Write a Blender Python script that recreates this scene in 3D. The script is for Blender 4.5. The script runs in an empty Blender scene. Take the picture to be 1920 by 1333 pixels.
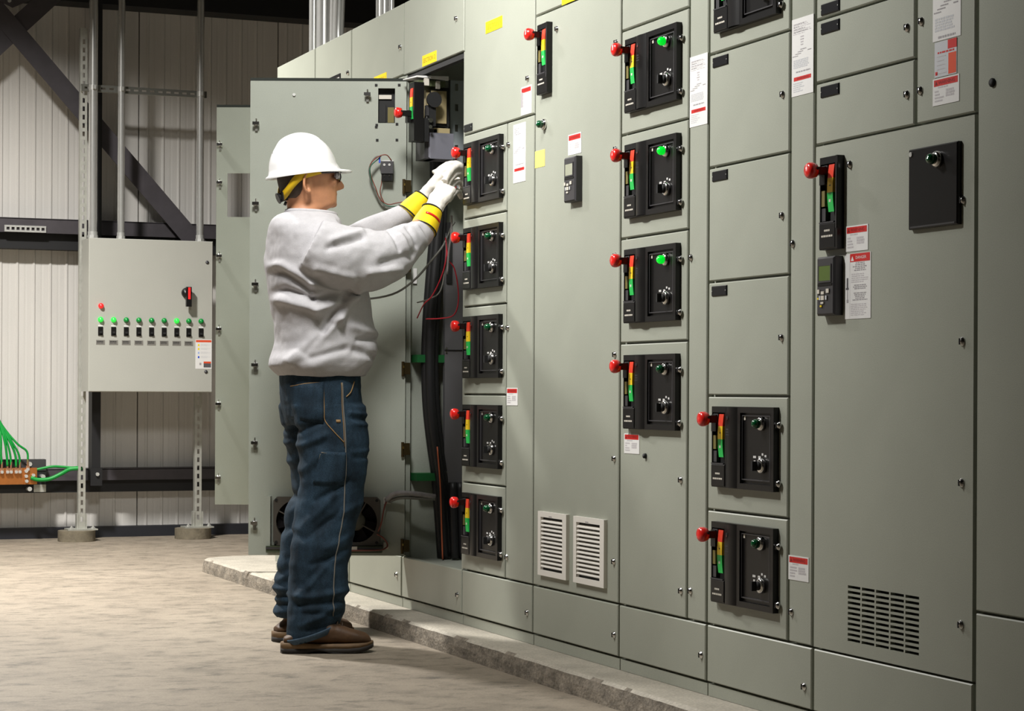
import bpy, bmesh, math, random
from mathutils import Vector, Matrix, noise
from mathutils.bvhtree import BVHTree

random.seed(7)
SC = bpy.context.scene
COL = SC.collection
PI = math.pi

# ------------------------------------------------------------------ camera
# metres. X = out of the cabinet fronts into the cabinets, Y = along the row
# away from the camera, Z = up. Cabinet fronts lie in the plane X = 0.
cam_d = bpy.data.cameras.new('camera')
cam = bpy.data.objects.new('camera', cam_d)
COL.objects.link(cam)
cam_d.sensor_fit = 'HORIZONTAL'
cam_d.sensor_width = 36.0
cam_d.lens = 36.0 * 3905.08 / 1920.0
cam_d.shift_y = 68.02 / 1920.0
cam_d.clip_start = 0.05
cam_d.clip_end = 100
right = Vector((0.923828, -0.382779, 0.004698))
down = Vector((0.004341, -0.001798, -0.999989))
fwd = Vector((0.382783, 0.923838, 0.0))
m = Matrix.Identity(4)
for i in range(3):
    m[i][0], m[i][1], m[i][2] = right[i], -down[i], -fwd[i]
m.translation = Vector((-2.7377, 0.0, 0.9157))
cam.matrix_world = m
SC.camera = cam

# ------------------------------------------------------------------ light
world = bpy.data.worlds.new('world')
SC.world = world
world.use_nodes = True
bg = world.node_tree.nodes['Background']
bg.inputs[0].default_value = (1.0, 0.95, 0.88, 1)
bg.inputs[1].default_value = 0.06


def lamp(loc, power, size, col=(1.0, 0.975, 0.935), target=None, spread=0.94):
    d = bpy.data.lights.new('high_bay_or_fill_light', 'AREA')
    d.shape = 'DISK'
    d.size = size
    d.energy = power
    d.color = col
    d.spread = PI * spread
    o = bpy.data.objects.new('high_bay_or_fill_light', d)
    COL.objects.link(o)
    o.location = loc
    if target is not None:
        o.rotation_euler = (Vector(target) - Vector(loc)).to_track_quat('-Z', 'Y').to_euler()
    return o


# one high-bay lamp, an added overhead fill, and two added spots on the
# cabinet fronts and the open bay, all out of frame
lamp((-1.8, 10.1, 4.2), 325, 0.40, spread=0.77)
lamp((-2.2, 6.0, 4.2), 32, 0.40, spread=0.52)  # added overhead fill to brighten the floor


def added_spot(loc, target, power, cone, soft):
    d = bpy.data.lights.new('added_spotlight', 'SPOT')
    d.energy = power
    d.color = (1.0, 0.985, 0.955)
    d.spot_size = cone
    d.spot_blend = 1.0
    d.shadow_soft_size = soft
    o = bpy.data.objects.new('added_spotlight', d)
    COL.objects.link(o)
    o.location = loc
    o.rotation_euler = (Vector(target) - Vector(loc)).to_track_quat('-Z', 'Y').to_euler()


added_spot((-2.6, 6.2, 3.85), (0, 5.75, 2.65), 860, 1.36, 0.18)  # added spot, shaped for the brightness falloff along the cabinet fronts
added_spot((-1.3, 5.3, 3.9), (-0.45, 7.5, 1.80), 500, 1.12, 0.35)  # added spot that lifts the open door and the bay

SC.view_settings.view_transform = 'Standard'
SC.view_settings.look = 'None'
SC.view_settings.exposure = 0.06
SC.view_settings.gamma = 1.0
SC.view_settings.use_curve_mapping = False


# ------------------------------------------------------------------ materials
MATS = {}


def mat(name, col, rough=0.5, metal=0.0, var=0.0, vscale=8.0, stretch=(1, 1, 1), bump=0.0, bscale=60.0,
        emit=None, estr=0.0, coat=0.0, speck=0.0, sscale=300.0, spec=0.5, trans=0.0):
    if name in MATS:
        return MATS[name]
    mt = bpy.data.materials.new(name)
    mt.use_nodes = True
    nt = mt.node_tree
    b = nt.nodes['Principled BSDF']
    b.inputs['Base Color'].default_value = (*col, 1)
    b.inputs['Roughness'].default_value = rough
    b.inputs['Metallic'].default_value = metal
    b.inputs['Specular IOR Level'].default_value = spec
    if coat:
        b.inputs['Coat Weight'].default_value = coat
    if trans:
        b.inputs['Transmission Weight'].default_value = trans
    if emit:
        b.inputs['Emission Color'].default_value = (*emit, 1)
        b.inputs['Emission Strength'].default_value = estr
    need = var or bump or speck
    if need:
        tc = nt.nodes.new('ShaderNodeTexCoord')
        mp = nt.nodes.new('ShaderNodeMapping')
        mp.inputs['Scale'].default_value = stretch
        nt.links.new(tc.outputs['Object'], mp.inputs[0])
        colsock = None
        if var:
            n = nt.nodes.new('ShaderNodeTexNoise')
            n.inputs['Scale'].default_value = vscale
            n.inputs['Detail'].default_value = 6
            n.inputs['Roughness'].default_value = 0.6
            nt.links.new(mp.outputs[0], n.inputs['Vector'])
            r = nt.nodes.new('ShaderNodeValToRGB')
            r.color_ramp.elements[0].position = 0.3
            r.color_ramp.elements[1].position = 0.7
            r.color_ramp.elements[0].color = (*[c * (1 - var) for c in col], 1)
            r.color_ramp.elements[1].color = (*[min(1, c * (1 + var)) for c in col], 1)
            nt.links.new(n.outputs['Fac'], r.inputs[0])
            colsock = r.outputs[0]
        if speck:
            n = nt.nodes.new('ShaderNodeTexNoise')
            n.inputs['Scale'].default_value = sscale
            n.inputs['Detail'].default_value = 2
            nt.links.new(tc.outputs['Object'], n.inputs['Vector'])
            r = nt.nodes.new('ShaderNodeValToRGB')
            r.color_ramp.elements[0].position = 0.35
            r.color_ramp.elements[1].position = 0.65
            v0, v1 = 1 - speck, 1 + speck
            r.color_ramp.elements[0].color = (v0, v0, v0, 1)
            r.color_ramp.elements[1].color = (v1, v1, v1, 1)
            nt.links.new(n.outputs['Fac'], r.inputs[0])
            mx = nt.nodes.new('ShaderNodeMix')
            mx.data_type = 'RGBA'
            mx.blend_type = 'MULTIPLY'
            mx.inputs['Factor'].default_value = 1
            if colsock:
                nt.links.new(colsock, mx.inputs[6])
            else:
                mx.inputs[6].default_value = (*col, 1)
            nt.links.new(r.outputs[0], mx.inputs[7])
            colsock = mx.outputs[2]
        if colsock:
            nt.links.new(colsock, b.inputs['Base Color'])
        if bump:
            n = nt.nodes.new('ShaderNodeTexNoise')
            n.inputs['Scale'].default_value = bscale
            n.inputs['Detail'].default_value = 4
            nt.links.new(mp.outputs[0], n.inputs['Vector'])
            bp = nt.nodes.new('ShaderNodeBump')
            bp.inputs['Strength'].default_value = bump
            bp.inputs['Distance'].default_value = 0.004
            nt.links.new(n.outputs['Fac'], bp.inputs['Height'])
            nt.links.new(bp.outputs[0], b.inputs['Normal'])
    MATS[name] = mt
    return mt


PAINT = mat('grey_green_paint', (0.345, 0.360, 0.300), 0.42, var=0.035, vscale=5, bump=0.02, bscale=400, speck=0.07, sscale=420)
PAINTIN = mat('cabinet_inner_paint', (0.36, 0.385, 0.33), 0.42, var=0.04, vscale=4, speck=0.05, sscale=400)
BOXP = mat('light_grey_paint', (0.42, 0.42, 0.375), 0.45, var=0.02, vscale=4, speck=0.04, sscale=300)
BLACK = mat('black_plastic', (0.0065, 0.006, 0.006), 0.36, speck=0.25, sscale=600, spec=0.35)
BLACKM = mat('matte_black', (0.006, 0.006, 0.006), 0.7)
DARKGR = mat('dark_grey_plastic', (0.045, 0.043, 0.046), 0.45)
NAMEP = mat('nameplate_black', (0.007, 0.007, 0.009), 0.35, spec=0.35)
RED = mat('red_plastic', (0.74, 0.014, 0.010), 0.28, coat=0.4)
STRED = mat('strip_red', (0.85, 0.06, 0.025), 0.5)
STYEL = mat('strip_yellow', (0.90, 0.60, 0.01), 0.5)
STGRN = mat('strip_green', (0.01, 0.45, 0.07), 0.5)
OLIVE = mat('olive_tag', (0.16, 0.13, 0.03), 0.6)
CHROME = mat('chrome', (0.75, 0.74, 0.72), 0.16, metal=1.0)
ZINC = mat('galvanised', (0.66, 0.66, 0.63), 0.38, metal=0.6, var=0.12, vscale=30)
EMT = mat('conduit_steel', (0.86, 0.86, 0.83), 0.25, metal=0.78, var=0.05, vscale=20)
STRUT = mat('strut_steel', (0.50, 0.50, 0.45), 0.5, metal=0.6, var=0.12, vscale=25)
GLENS = mat('green_lens_off', (0.0, 0.065, 0.018), 0.15, coat=0.6)
GLENSON = mat('green_lens_lit', (0.0, 0.5, 0.03), 0.2, emit=(0.0, 0.85, 0.03), estr=0.8)
GBTN = mat('green_lamp_cap', (0.0, 0.24, 0.035), 0.3, coat=0.3)
GBTNON = mat('green_lamp_cap_lit', (0.02, 0.6, 0.06), 0.3, emit=(0.05, 1.0, 0.08), estr=0.55)
REDLIT = mat('red_glow', (0.8, 0.02, 0.02), 0.3, emit=(1.0, 0.02, 0.02), estr=0.6)
WHITE = mat('label_white', (0.74, 0.73, 0.71), 0.55)
WHITEG = mat('label_grey', (0.55, 0.56, 0.58), 0.55)
LRED = mat('label_red', (0.58, 0.012, 0.008), 0.5)
LREDD = mat('label_dark_red', (0.17, 0.004, 0.004), 0.5)
LORANGE = mat('label_orange_red', (0.70, 0.075, 0.02), 0.5)
LTXT = mat('label_text_grey', (0.34, 0.32, 0.33), 0.6)
LTXTL = mat('label_text_pale', (0.55, 0.52, 0.53), 0.6)
LTXTD = mat('label_text_dark', (0.09, 0.085, 0.09), 0.6)
LYEL = mat('label_yellow', (0.90, 0.66, 0.0), 0.5)
LYELT = mat('label_yellow_text', (0.42, 0.29, 0.0), 0.5)
NOTE = mat('sticky_note', (0.86, 0.72, 0.16), 0.6)
BLUE = mat('blue_mark', (0.02, 0.08, 0.6), 0.5)
VENTW = mat('vent_white_plastic', (0.80, 0.765, 0.70), 0.5)
LCD = mat('lcd_green', (0.115, 0.17, 0.045), 0.2)
LCDG = mat('lcd_grey', (0.33, 0.34, 0.25), 0.2)
KEYW = mat('key_cream', (0.62, 0.58, 0.5), 0.5)
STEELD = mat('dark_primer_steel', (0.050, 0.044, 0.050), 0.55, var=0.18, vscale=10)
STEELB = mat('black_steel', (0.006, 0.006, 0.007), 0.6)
BRASS = mat('hinge_bronze', (0.10, 0.07, 0.03), 0.4, metal=0.8)
COPPER = mat('copper_bar', (0.55, 0.20, 0.055), 0.35, metal=0.75, var=0.12, vscale=14)
LUG = mat('copper_lug', (0.75, 0.40, 0.25), 0.3, metal=0.9)
GWIRE = mat('green_wire', (0.0, 0.27, 0.035), 0.45)
GBARG = mat('green_support', (0.01, 0.12, 0.03), 0.5)
RWIRE = mat('red_wire', (0.42, 0.012, 0.025), 0.4)
GYWIRE = mat('grey_wire', (0.17, 0.17, 0.15), 0.5)
BWIRE = mat('black_cable', (0.012, 0.012, 0.013), 0.45)
WIREBR = mat('brown_wire', (0.22, 0.06, 0.04), 0.5)
SHEATH = mat('grey_sheath', (0.30, 0.28, 0.28), 0.5, var=0.2, vscale=40)
UNITGR = mat('starter_grey', (0.17, 0.17, 0.20), 0.45)
PLATEGR = mat('unit_plate_grey', (0.20, 0.195, 0.205), 0.35, metal=0.35)
TAN = mat('breaker_tan', (0.42, 0.34, 0.18), 0.5)
MIRRORISH = mat('bare_aluminium', (0.8, 0.8, 0.78), 0.3, metal=1.0)


# ------------------------------------------------------------------ mesh helpers
class MB:
    """collects geometry for ONE mesh; every face carries a material"""

    def __init__(self):
        self.v, self.f, self.mi, self.mats, self.sm = [], [], [], [], []

    def m(self, mt):
        if mt not in self.mats:
            self.mats.append(mt)
        return self.mats.index(mt)

    def add(self, vs, fs, mt, smooth=False):
        o = len(self.v)
        self.v += [tuple(p) for p in vs]
        k = self.m(mt)
        for f in fs:
            self.f.append([i + o for i in f])
            self.mi.append(k)
            self.sm.append(smooth)
        return self

    def box(self, x0, x1, y0, y1, z0, z1, mt, mtx=None):
        vs = [Vector((x, y, z)) for x in (x0, x1) for y in (y0, y1) for z in (z0, z1)]
        if mtx:
            vs = [mtx @ p for p in vs]
        fs = [(0, 1, 3, 2), (4, 6, 7, 5), (0, 4, 5, 1), (2, 3, 7, 6), (0, 2, 6, 4), (1, 5, 7, 3)]
        return self.add(vs, fs, mt)

    def cham(self, x0, x1, y0, y1, z0, z1, c, mt):
        """box whose -X face is chamfered by c"""
        c = min(c, (y1 - y0) / 2.1, (z1 - z0) / 2.1, (x1 - x0) * 0.9)
        vs = [(x0, y0 + c, z0 + c), (x0, y1 - c, z0 + c), (x0, y1 - c, z1 - c), (x0, y0 + c, z1 - c),
              (x0 + c, y0, z0), (x0 + c, y1, z0), (x0 + c, y1, z1), (x0 + c, y0, z1),
              (x1, y0, z0), (x1, y1, z0), (x1, y1, z1), (x1, y0, z1)]
        fs = [(0, 3, 2, 1)]
        for a in range(4):
            b = (a + 1) % 4
            fs += [(a, b, 4 + b, 4 + a), (4 + a, 4 + b, 8 + b, 8 + a)]
        fs += [(8, 9, 10, 11)]
        return self.add(vs, fs, mt)

    def cyl(self, p0, p1, r0, mt, r1=None, n=14, smooth=True, caps=True):
        r1 = r0 if r1 is None else r1
        p0, p1 = Vector(p0), Vector(p1)
        d = (p1 - p0).normalized()
        u = d.orthogonal().normalized()
        w = d.cross(u)
        vs, fs = [], []
        for p, r in ((p0, r0), (p1, r1)):
            for i in range(n):
                t = 2 * PI * i / n
                vs.append(p + u * (r * math.cos(t)) + w * (r * math.sin(t)))
        for i in range(n):
            j = (i + 1) % n
            fs.append((i, j, n + j, n + i))
        self.add(vs, fs, mt, smooth)
        if caps:
            self.add(vs[:n], [list(range(n))[::-1]], mt)
            self.add(vs[n:], [list(range(n))], mt)
        return self

    def rev(self, org, axis, prof, mt, n=18):
        """profile of (distance along axis, radius), revolved"""
        org, d = Vector(org), Vector(axis).normalized()
        u = d.orthogonal().normalized()
        w = d.cross(u)
        vs, fs = [], []
        for a, r in prof:
            for i in range(n):
                t = 2 * PI * i / n
                vs.append(org + d * a + u * (r * math.cos(t)) + w * (r * math.sin(t)))
        for k in range(len(prof) - 1):
            for i in range(n):
                j = (i + 1) % n
                fs.append((k * n + i, k * n + j, (k + 1) * n + j, (k + 1) * n + i))
        fs.append(list(range(n))[::-1])
        fs.append([(len(prof) - 1) * n + i for i in range(n)])
        return self.add(vs, fs, mt, True)

    def tube(self, pts, r, mt, n=8, rr=None, sub=5):
        pts = smooth_path([Vector(p) for p in pts], sub)
        fr = None
        vs, fs = [], []
        for k, p in enumerate(pts):
            d = (pts[min(k + 1, len(pts) - 1)] - pts[max(k - 1, 0)]).normalized()
            if fr is None:
                u = d.orthogonal().normalized()
            else:
                u = (fr - d * fr.dot(d)).normalized()
            fr = u
            w = d.cross(u)
            rad = r if rr is None else rr(k / (len(pts) - 1))
            for i in range(n):
                t = 2 * PI * i / n
                vs.append(p + u * (rad * math.cos(t)) + w * (rad * math.sin(t)))
        for k in range(len(pts) - 1):
            for i in range(n):
                j = (i + 1) % n
                fs.append((k * n + i, k * n + j, (k + 1) * n + j, (k + 1) * n + i))
        fs.append(list(range(n))[::-1])
        fs.append([(len(pts) - 1) * n + i for i in range(n)])
        return self.add(vs, fs, mt, True)

    def quad(self, x, y0, y1, z0, z1, mt):
        """flat print on a face that looks towards -X"""
        return self.add([(x, y0, z0), (x, y0, z1), (x, y1, z1), (x, y1, z0)], [(0, 1, 2, 3)], mt)

    def text(self, s, x, yc, zc, w, h, mt):
        vs, fs = text_geo(s)
        x0 = min(p[0] for p in vs)
        x1 = max(p[0] for p in vs)
        z0 = min(p[1] for p in vs)
        z1 = max(p[1] for p in vs)
        kx, kz = w / (x1 - x0), h / (z1 - z0)
        out = [(x, yc - ((p[0] - (x0 + x1) / 2) * kx), zc + (p[1] - (z0 + z1) / 2) * kz) for p in vs]
        return self.add(out, [f for f in fs], mt)

    def slab(self, x0, x1, y0, y1, z0, z1, holes, mt):
        """slab with rectangular through-holes (y0,y1,z0,z1)"""
        ys = sorted({y0, y1, *[h[0] for h in holes], *[h[1] for h in holes]})
        zs = sorted({z0, z1, *[h[2] for h in holes], *[h[3] for h in holes]})

        def solid(i, k):
            if i < 0 or k < 0 or i >= len(ys) - 1 or k >= len(zs) - 1:
                return False
            yc, zc = (ys[i] + ys[i + 1]) / 2, (zs[k] + zs[k + 1]) / 2
            return not any(h[0] < yc < h[1] and h[2] < zc < h[3] for h in holes)
        for i in range(len(ys) - 1):
            for k in range(len(zs) - 1):
                if not solid(i, k):
                    continue
                a, b, c, d = ys[i], ys[i + 1], zs[k], zs[k + 1]
                self.add([(x0, a, c), (x0, a, d), (x0, b, d), (x0, b, c), (x1, a, c), (x1, a, d), (x1, b, d), (x1, b, c)],
                         [(0, 1, 2, 3), (7, 6, 5, 4)], mt)
                if not solid(i - 1, k):
                    self.add([(x0, a, c), (x1, a, c), (x1, a, d), (x0, a, d)], [(0, 1, 2, 3)], mt)
                if not solid(i + 1, k):
                    self.add([(x0, b, c), (x0, b, d), (x1, b, d), (x1, b, c)], [(0, 1, 2, 3)], mt)
                if not solid(i, k - 1):
                    self.add([(x0, a, c), (x0, b, c), (x1, b, c), (x1, a, c)], [(0, 1, 2, 3)], mt)
                if not solid(i, k + 1):
                    self.add([(x0, a, d), (x1, a, d), (x1, b, d), (x0, b, d)], [(0, 1, 2, 3)], mt)
        return self

    def mesh(self, name):
        me = bpy.data.meshes.new(name)
        me.from_pydata(self.v, [], self.f)
        for mt in self.mats:
            me.materials.append(mt)
        for p, k, s in zip(me.polygons, self.mi, self.sm):
            p.material_index = k
            p.use_smooth = s
        me.update()
        return me


def smooth_path(pts, sub):
    if len(pts) < 3 or sub <= 1:
        return pts
    out = []
    P = [pts[0] * 2 - pts[1]] + pts + [pts[-1] * 2 - pts[-2]]
    for k in range(1, len(P) - 2):
        for s in range(sub):
            t = s / sub
            a, b, c, d = P[k - 1], P[k], P[k + 1], P[k + 2]
            out.append(0.5 * ((2 * b) + (c - a) * t + (2 * a - 5 * b + 4 * c - d) * t * t + (3 * b - a - 3 * c + d) * t ** 3))
    out.append(pts[-1])
    return out


_TXT = {}


def text_geo(s):
    if s not in _TXT:
        cu = bpy.data.curves.new('lettering', 'FONT')
        cu.body = s
        cu.resolution_u = 2
        o = bpy.data.objects.new('lettering', cu)
        COL.objects.link(o)
        bpy.context.view_layer.update()
        me = bpy.data.meshes.new_from_object(o.evaluated_get(bpy.context.evaluated_depsgraph_get()))
        _TXT[s] = ([(v.co.x, v.co.y) for v in me.vertices], [list(p.vertices) for p in me.polygons])
        bpy.data.objects.remove(o)
        bpy.data.meshes.remove(me)
        bpy.data.curves.remove(cu)
    return _TXT[s]


WL = {}


def put(name, data, parent=None, loc=(0, 0, 0), label=None, cat=None, group=None, kind=None, rot=None, local=False):
    """link one object; loc is a world position unless local"""
    if isinstance(data, MB):
        data = data.mesh(name)
    o = bpy.data.objects.new(name, data)
    COL.objects.link(o)
    loc = Vector(loc)
    if parent is not None:
        o.parent = parent
        o.location = loc if local else loc - WL[parent.name]
        WL[o.name] = (WL[parent.name] + loc) if local else loc
    else:
        o.location = loc
        WL[o.name] = loc
    if rot is not None:
        o.rotation_euler = rot
    for k, v in (('label', label), ('category', cat), ('group', group), ('kind', kind)):
        if v:
            o[k] = v
    return o


def thing(name, loc, label, cat, group=None, rot=None):
    o = put(name, None, None, loc, label, cat, group, rot=rot)
    o.empty_display_size = 0.1
    return o


# ------------------------------------------------------------------ setting
def floor_material():
    mt = bpy.data.materials.new('concrete_floor')
    mt.use_nodes = True
    nt = mt.node_tree
    b = nt.nodes['Principled BSDF']
    tc = nt.nodes.new('ShaderNodeTexCoord')

    def nz(scale, detail, st=(1, 1, 1), rot=0, rough=0.6):
        mp = nt.nodes.new('ShaderNodeMapping')
        mp.inputs['Scale'].default_value = st
        mp.inputs['Rotation'].default_value = (0, 0, rot)
        nt.links.new(tc.outputs['Object'], mp.inputs[0])
        n = nt.nodes.new('ShaderNodeTexNoise')
        n.inputs['Scale'].default_value = scale
        n.inputs['Detail'].default_value = detail
        n.inputs['Roughness'].default_value = rough
        nt.links.new(mp.outputs[0], n.inputs['Vector'])
        return n

    def ramp(src, stops):
        r = nt.nodes.new('ShaderNodeValToRGB')
        e = r.color_ramp.elements
        e[0].position, e[0].color = stops[0][0], (*stops[0][1], 1)
        e[1].position, e[1].color = stops[-1][0], (*stops[-1][1], 1)
        for p, c in stops[1:-1]:
            k = e.new(p)
            k.color = (*c, 1)
        nt.links.new(src, r.inputs[0])
        return r.outputs[0]

    def mul(a, c):
        mx = nt.nodes.new('ShaderNodeMix')
        mx.data_type = 'RGBA'
        mx.blend_type = 'MULTIPLY'
        mx.inputs['Factor'].default_value = 1
        nt.links.new(a, mx.inputs[6])
        nt.links.new(c, mx.inputs[7])
        return mx.outputs[2]
    base = ramp(nz(0.9, 7).outputs['Fac'], [(0.3, (0.255, 0.212, 0.160)), (0.7, (0.33, 0.278, 0.213))])
    blot = ramp(nz(5.5, 8, (1, 1, 1), 0.3, 0.7).outputs['Fac'], [(0.32, (0.66, 0.66, 0.65)), (0.50, (0.97, 0.97, 0.97)), (0.7, (1.10, 1.10, 1.10))])
    scuff = ramp(nz(9, 10, (0.8, 1.5, 1), 0.45, 0.78).outputs['Fac'], [(0.33, (0.34, 0.35, 0.35)), (0.42, (0.72, 0.72, 0.71)), (0.49, (1.0, 1.0, 1.0))])
    grit = ramp(nz(140, 4).outputs['Fac'], [(0.33, (0.83, 0.83, 0.83)), (0.6, (1.05, 1.05, 1.05))])
    nt.links.new(mul(mul(mul(base, blot), scuff), grit), b.inputs['Base Color'])
    b.inputs['Roughness'].default_value = 0.62
    bp = nt.nodes.new('ShaderNodeBump')
    bp.inputs['Strength'].default_value = 0.25
    bp.inputs['Distance'].default_value = 0.003
    nt.links.new(nz(60, 6).outputs['Fac'], bp.inputs['Height'])
    nt.links.new(bp.outputs[0], b.inputs['Normal'])
    return mt


FLOOR = floor_material()
WALLP = mat('cream_wall_sheet', (0.60, 0.58, 0.545), 0.5, var=0.04, vscale=3, stretch=(6, 6, 0.4), speck=0.03, sscale=200)
CEIL = mat('dark_ceiling', (0.006, 0.006, 0.006), 0.9)
HALLW = mat('hall_wall', (0.42, 0.40, 0.37), 0.7, var=0.05, vscale=1)
PADC = mat('pad_concrete', (0.40, 0.365, 0.30), 0.75, var=0.16, vscale=9, bump=0.5, bscale=90, speck=0.14, sscale=120)

put('floor', MB().box(-7.5, 4.5, -3.5, 13.4, -0.2, 0.0, FLOOR), kind='structure')
put('ceiling', MB().box(-7.5, 4.5, -3.5, 13.4, 4.9, 5.0, CEIL), kind='structure')
put('wall_left', MB().box(-7.6, -7.5, -3.5, 13.4, 0, 4.9, HALLW), kind='structure')
put('wall_front', MB().box(-7.5, 4.5, -3.6, -3.5, 0, 4.9, HALLW), kind='structure')
put('wall_right', MB().box(4.5, 4.6, -3.5, 13.4, 0, 4.9, HALLW), kind='structure')
WALLY = 13.0
wb = put('wall_back', MB().box(-7.5, 4.5, WALLY + 0.045, WALLY + 0.2, 0, 4.9, HALLW), kind='structure')


def wall_sheet(w, h):
    """ribbed sheet: small upright ribs every 0.1 m, lapped seam at the edge"""
    prof = [(0.002, 0.03), (0.004, 0.0)]
    x = 0.055
    while x < w - 0.05:
        prof += [(x - 0.011, 0.0), (x - 0.004, -0.0065), (x + 0.004, -0.0065), (x + 0.011, 0.0)]
        prof += [(x + 0.042, 0.0), (x + 0.046, 0.0008), (x + 0.054, 0.0008), (x + 0.058, 0.0)]
        x += 0.1003
    prof = [q for q in prof if q[0] < w - 0.006] + [(w - 0.004, 0.0), (w - 0.002, 0.03)]
    vs, fs = [], []
    for px, py in prof:
        vs += [(px, py, 0), (px, py, h)]
    for k in range(len(prof) - 1):
        fs.append((2 * k, 2 * k + 2, 2 * k + 3, 2 * k + 1))
    return MB().add(vs, fs, WALLP)


SHEETW = 0.9035
sheet = wall_sheet(SHEETW, 4.8).mesh('wall_panel')
for k in range(-7, 5):
    put('wall_panel', sheet, wb, (0.1 + SHEETW * k, WALLY, 0.06))

put('baseboard_back', MB().box(-7.5, 4.5, 12.93, 13.045, 0, 0.066, mat('baseboard_navy', (0.012, 0.013, 0.018), 0.5)), kind='structure')


def girt(name, z0, z1, lip):
    """Z-section girt: upper web face, lower dark lip"""
    g = MB()
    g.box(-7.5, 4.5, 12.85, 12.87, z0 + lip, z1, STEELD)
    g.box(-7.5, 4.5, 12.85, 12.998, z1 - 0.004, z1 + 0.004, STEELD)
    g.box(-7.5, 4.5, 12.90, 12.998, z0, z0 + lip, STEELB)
    return put(name, g, kind='structure')


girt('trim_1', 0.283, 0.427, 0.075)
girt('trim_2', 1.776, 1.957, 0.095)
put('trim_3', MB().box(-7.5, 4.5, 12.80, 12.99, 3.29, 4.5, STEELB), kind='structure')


def angle_iron(p0, p1, w, y, depth, mt=STEELD):
    """L-section brace between two (x,z) points in the plane y"""
    a, c = Vector((p0[0], 0, p0[1])), Vector((p1[0], 0, p1[1]))
    d = (c - a).normalized()
    n = Vector((-d.z, 0, d.x))
    if n.z < 0:
        n = -n
    g = MB()

    def bar(o0, o1, y0, y1, mm):
        vs = []
        for p in (a, c):
            for o in (o0, o1):
                for yy in (y0, y1):
                    q = p + n * o
                    vs.append((q.x, yy, q.z))
        g.add(vs, [(0, 1, 3, 2), (4, 6, 7, 5), (0, 4, 5, 1), (2, 3, 7, 6), (0, 2, 6, 4), (1, 5, 7, 3)], mm)
    bar(-w / 2, w / 2, y, y + 0.008, mt)
    bar(w / 2 - 0.008, w / 2, y + 0.008, y + depth, mt)
    return g


put('trim_4', angle_iron((-1.35, 3.80), (0.45, 1.795), 0.115, 12.78, 0.06), kind='structure')
put('trim_5', angle_iron((-1.99, 1.81), (-0.35, 3.45), 0.115, 12.79, 0.05), kind='structure')
put('trim_6', MB().box(-0.237, -0.183, 12.74, 12.846, 0.36, 3.30, STEELB).box(-0.245, -0.175, 12.728, 12.74, 0.33, 0.44, STEELB), kind='structure')
g = MB()
gus = [(-0.98, 3.46), (-0.56, 3.46), (-0.50, 3.38), (-0.62, 3.27), (-0.72, 3.22), (-0.9, 3.3)]
g.add([(x, 12.772, z) for x, z in gus] + [(x, 12.78, z) for x, z in gus],
      [list(range(6))[::-1], [6 + i for i in range(6)]] + [(i, (i + 1) % 6, 6 + (i + 1) % 6, 6 + i) for i in range(6)], STEELD)
for bx_, bz_ in ((-0.62, 3.31), (-0.58, 3.36), (-0.74, 3.26)):
    g.cyl((bx_, 12.772, bz_), (bx_, 12.762, bz_), 0.012, ZINC, n=6, smooth=False)
put('trim_7', g, kind='structure')
put('bolt_head', MB().cyl((0, 0, 0), (0, -0.012, 0), 0.012, ZINC, n=6, smooth=False), bpy.data.objects['trim_6'], (-0.205, 12.728, 0.40))

# equipment pad: slightly uneven, chipped front edge
PADZ = 0.067
bm = bmesh.new()
px0, px1, py0, py1 = -0.146, 1.6, 1.8, 10.42
N = 220
rows = []
for k in range(N + 1):
    y = py0 + (py1 - py0) * k / N
    j = lambda s: noise.noise(Vector((y * 9, s, 0))) * 0.004 + noise.noise(Vector((y * 30, s, 3))) * 0.003
    taper = 0.0
    if y > 10.30:
        taper = (y - 10.30) ** 2 * 12
    rows.append([bm.verts.new((px0 - 0.010 + j(1) + taper, y, 0.0)), bm.verts.new((px0 - 0.006 + j(5) + taper, y, 0.035)),
                 bm.verts.new((px0 + j(9) + taper, y, PADZ - 0.008 + j(3) * 0.5)),
                 bm.verts.new((px0 + 0.012 + j(7) * 1.5 + taper, y, PADZ)), bm.verts.new((px1, y, PADZ)), bm.verts.new((px1, y, 0))])
for k in range(N):
    for q in range(5):
        bm.faces.new((rows[k][q], rows[k][q + 1], rows[k + 1][q + 1], rows[k + 1][q]))
bm.faces.new(rows[0][::-1])
bm.faces.new(rows[-1])
bmesh.ops.recalc_face_normals(bm, faces=bm.faces)
me = bpy.data.meshes.new('concrete_pad')
bm.to_mesh(me)
bm.free()
me.materials.append(PADC)
me.materials.append(mat('pad_shaded_side', (0.215, 0.185, 0.145), 0.9, var=0.45, vscale=14, stretch=(1, 1, 1.6), bump=0.9, bscale=70, speck=0.2, sscale=90))  # darker tone paints in the side's shade; the roughness is the concrete's own
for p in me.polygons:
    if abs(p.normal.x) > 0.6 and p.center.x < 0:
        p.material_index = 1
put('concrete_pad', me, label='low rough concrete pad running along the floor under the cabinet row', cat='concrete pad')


# ------------------------------------------------------------------ small shared meshes
def latch_mesh():
    g = MB()
    g.rev((0, 0, 0), (-1, 0, 0), [(0, 0.0105), (0.002, 0.0105), (0.003, 0.0085), (0.006, 0.0075), (0.008, 0.005), (0.0085, 0.0)], CHROME, 14)
    g.box(-0.0095, -0.007, -0.0016, 0.0016, -0.007, 0.007, BLACKM)
    return g.mesh('latch')


LATCH = latch_mesh()


def latch(parent, y, z, x=0.0):
    return put('latch', LATCH, parent, (x, y, z))


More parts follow.
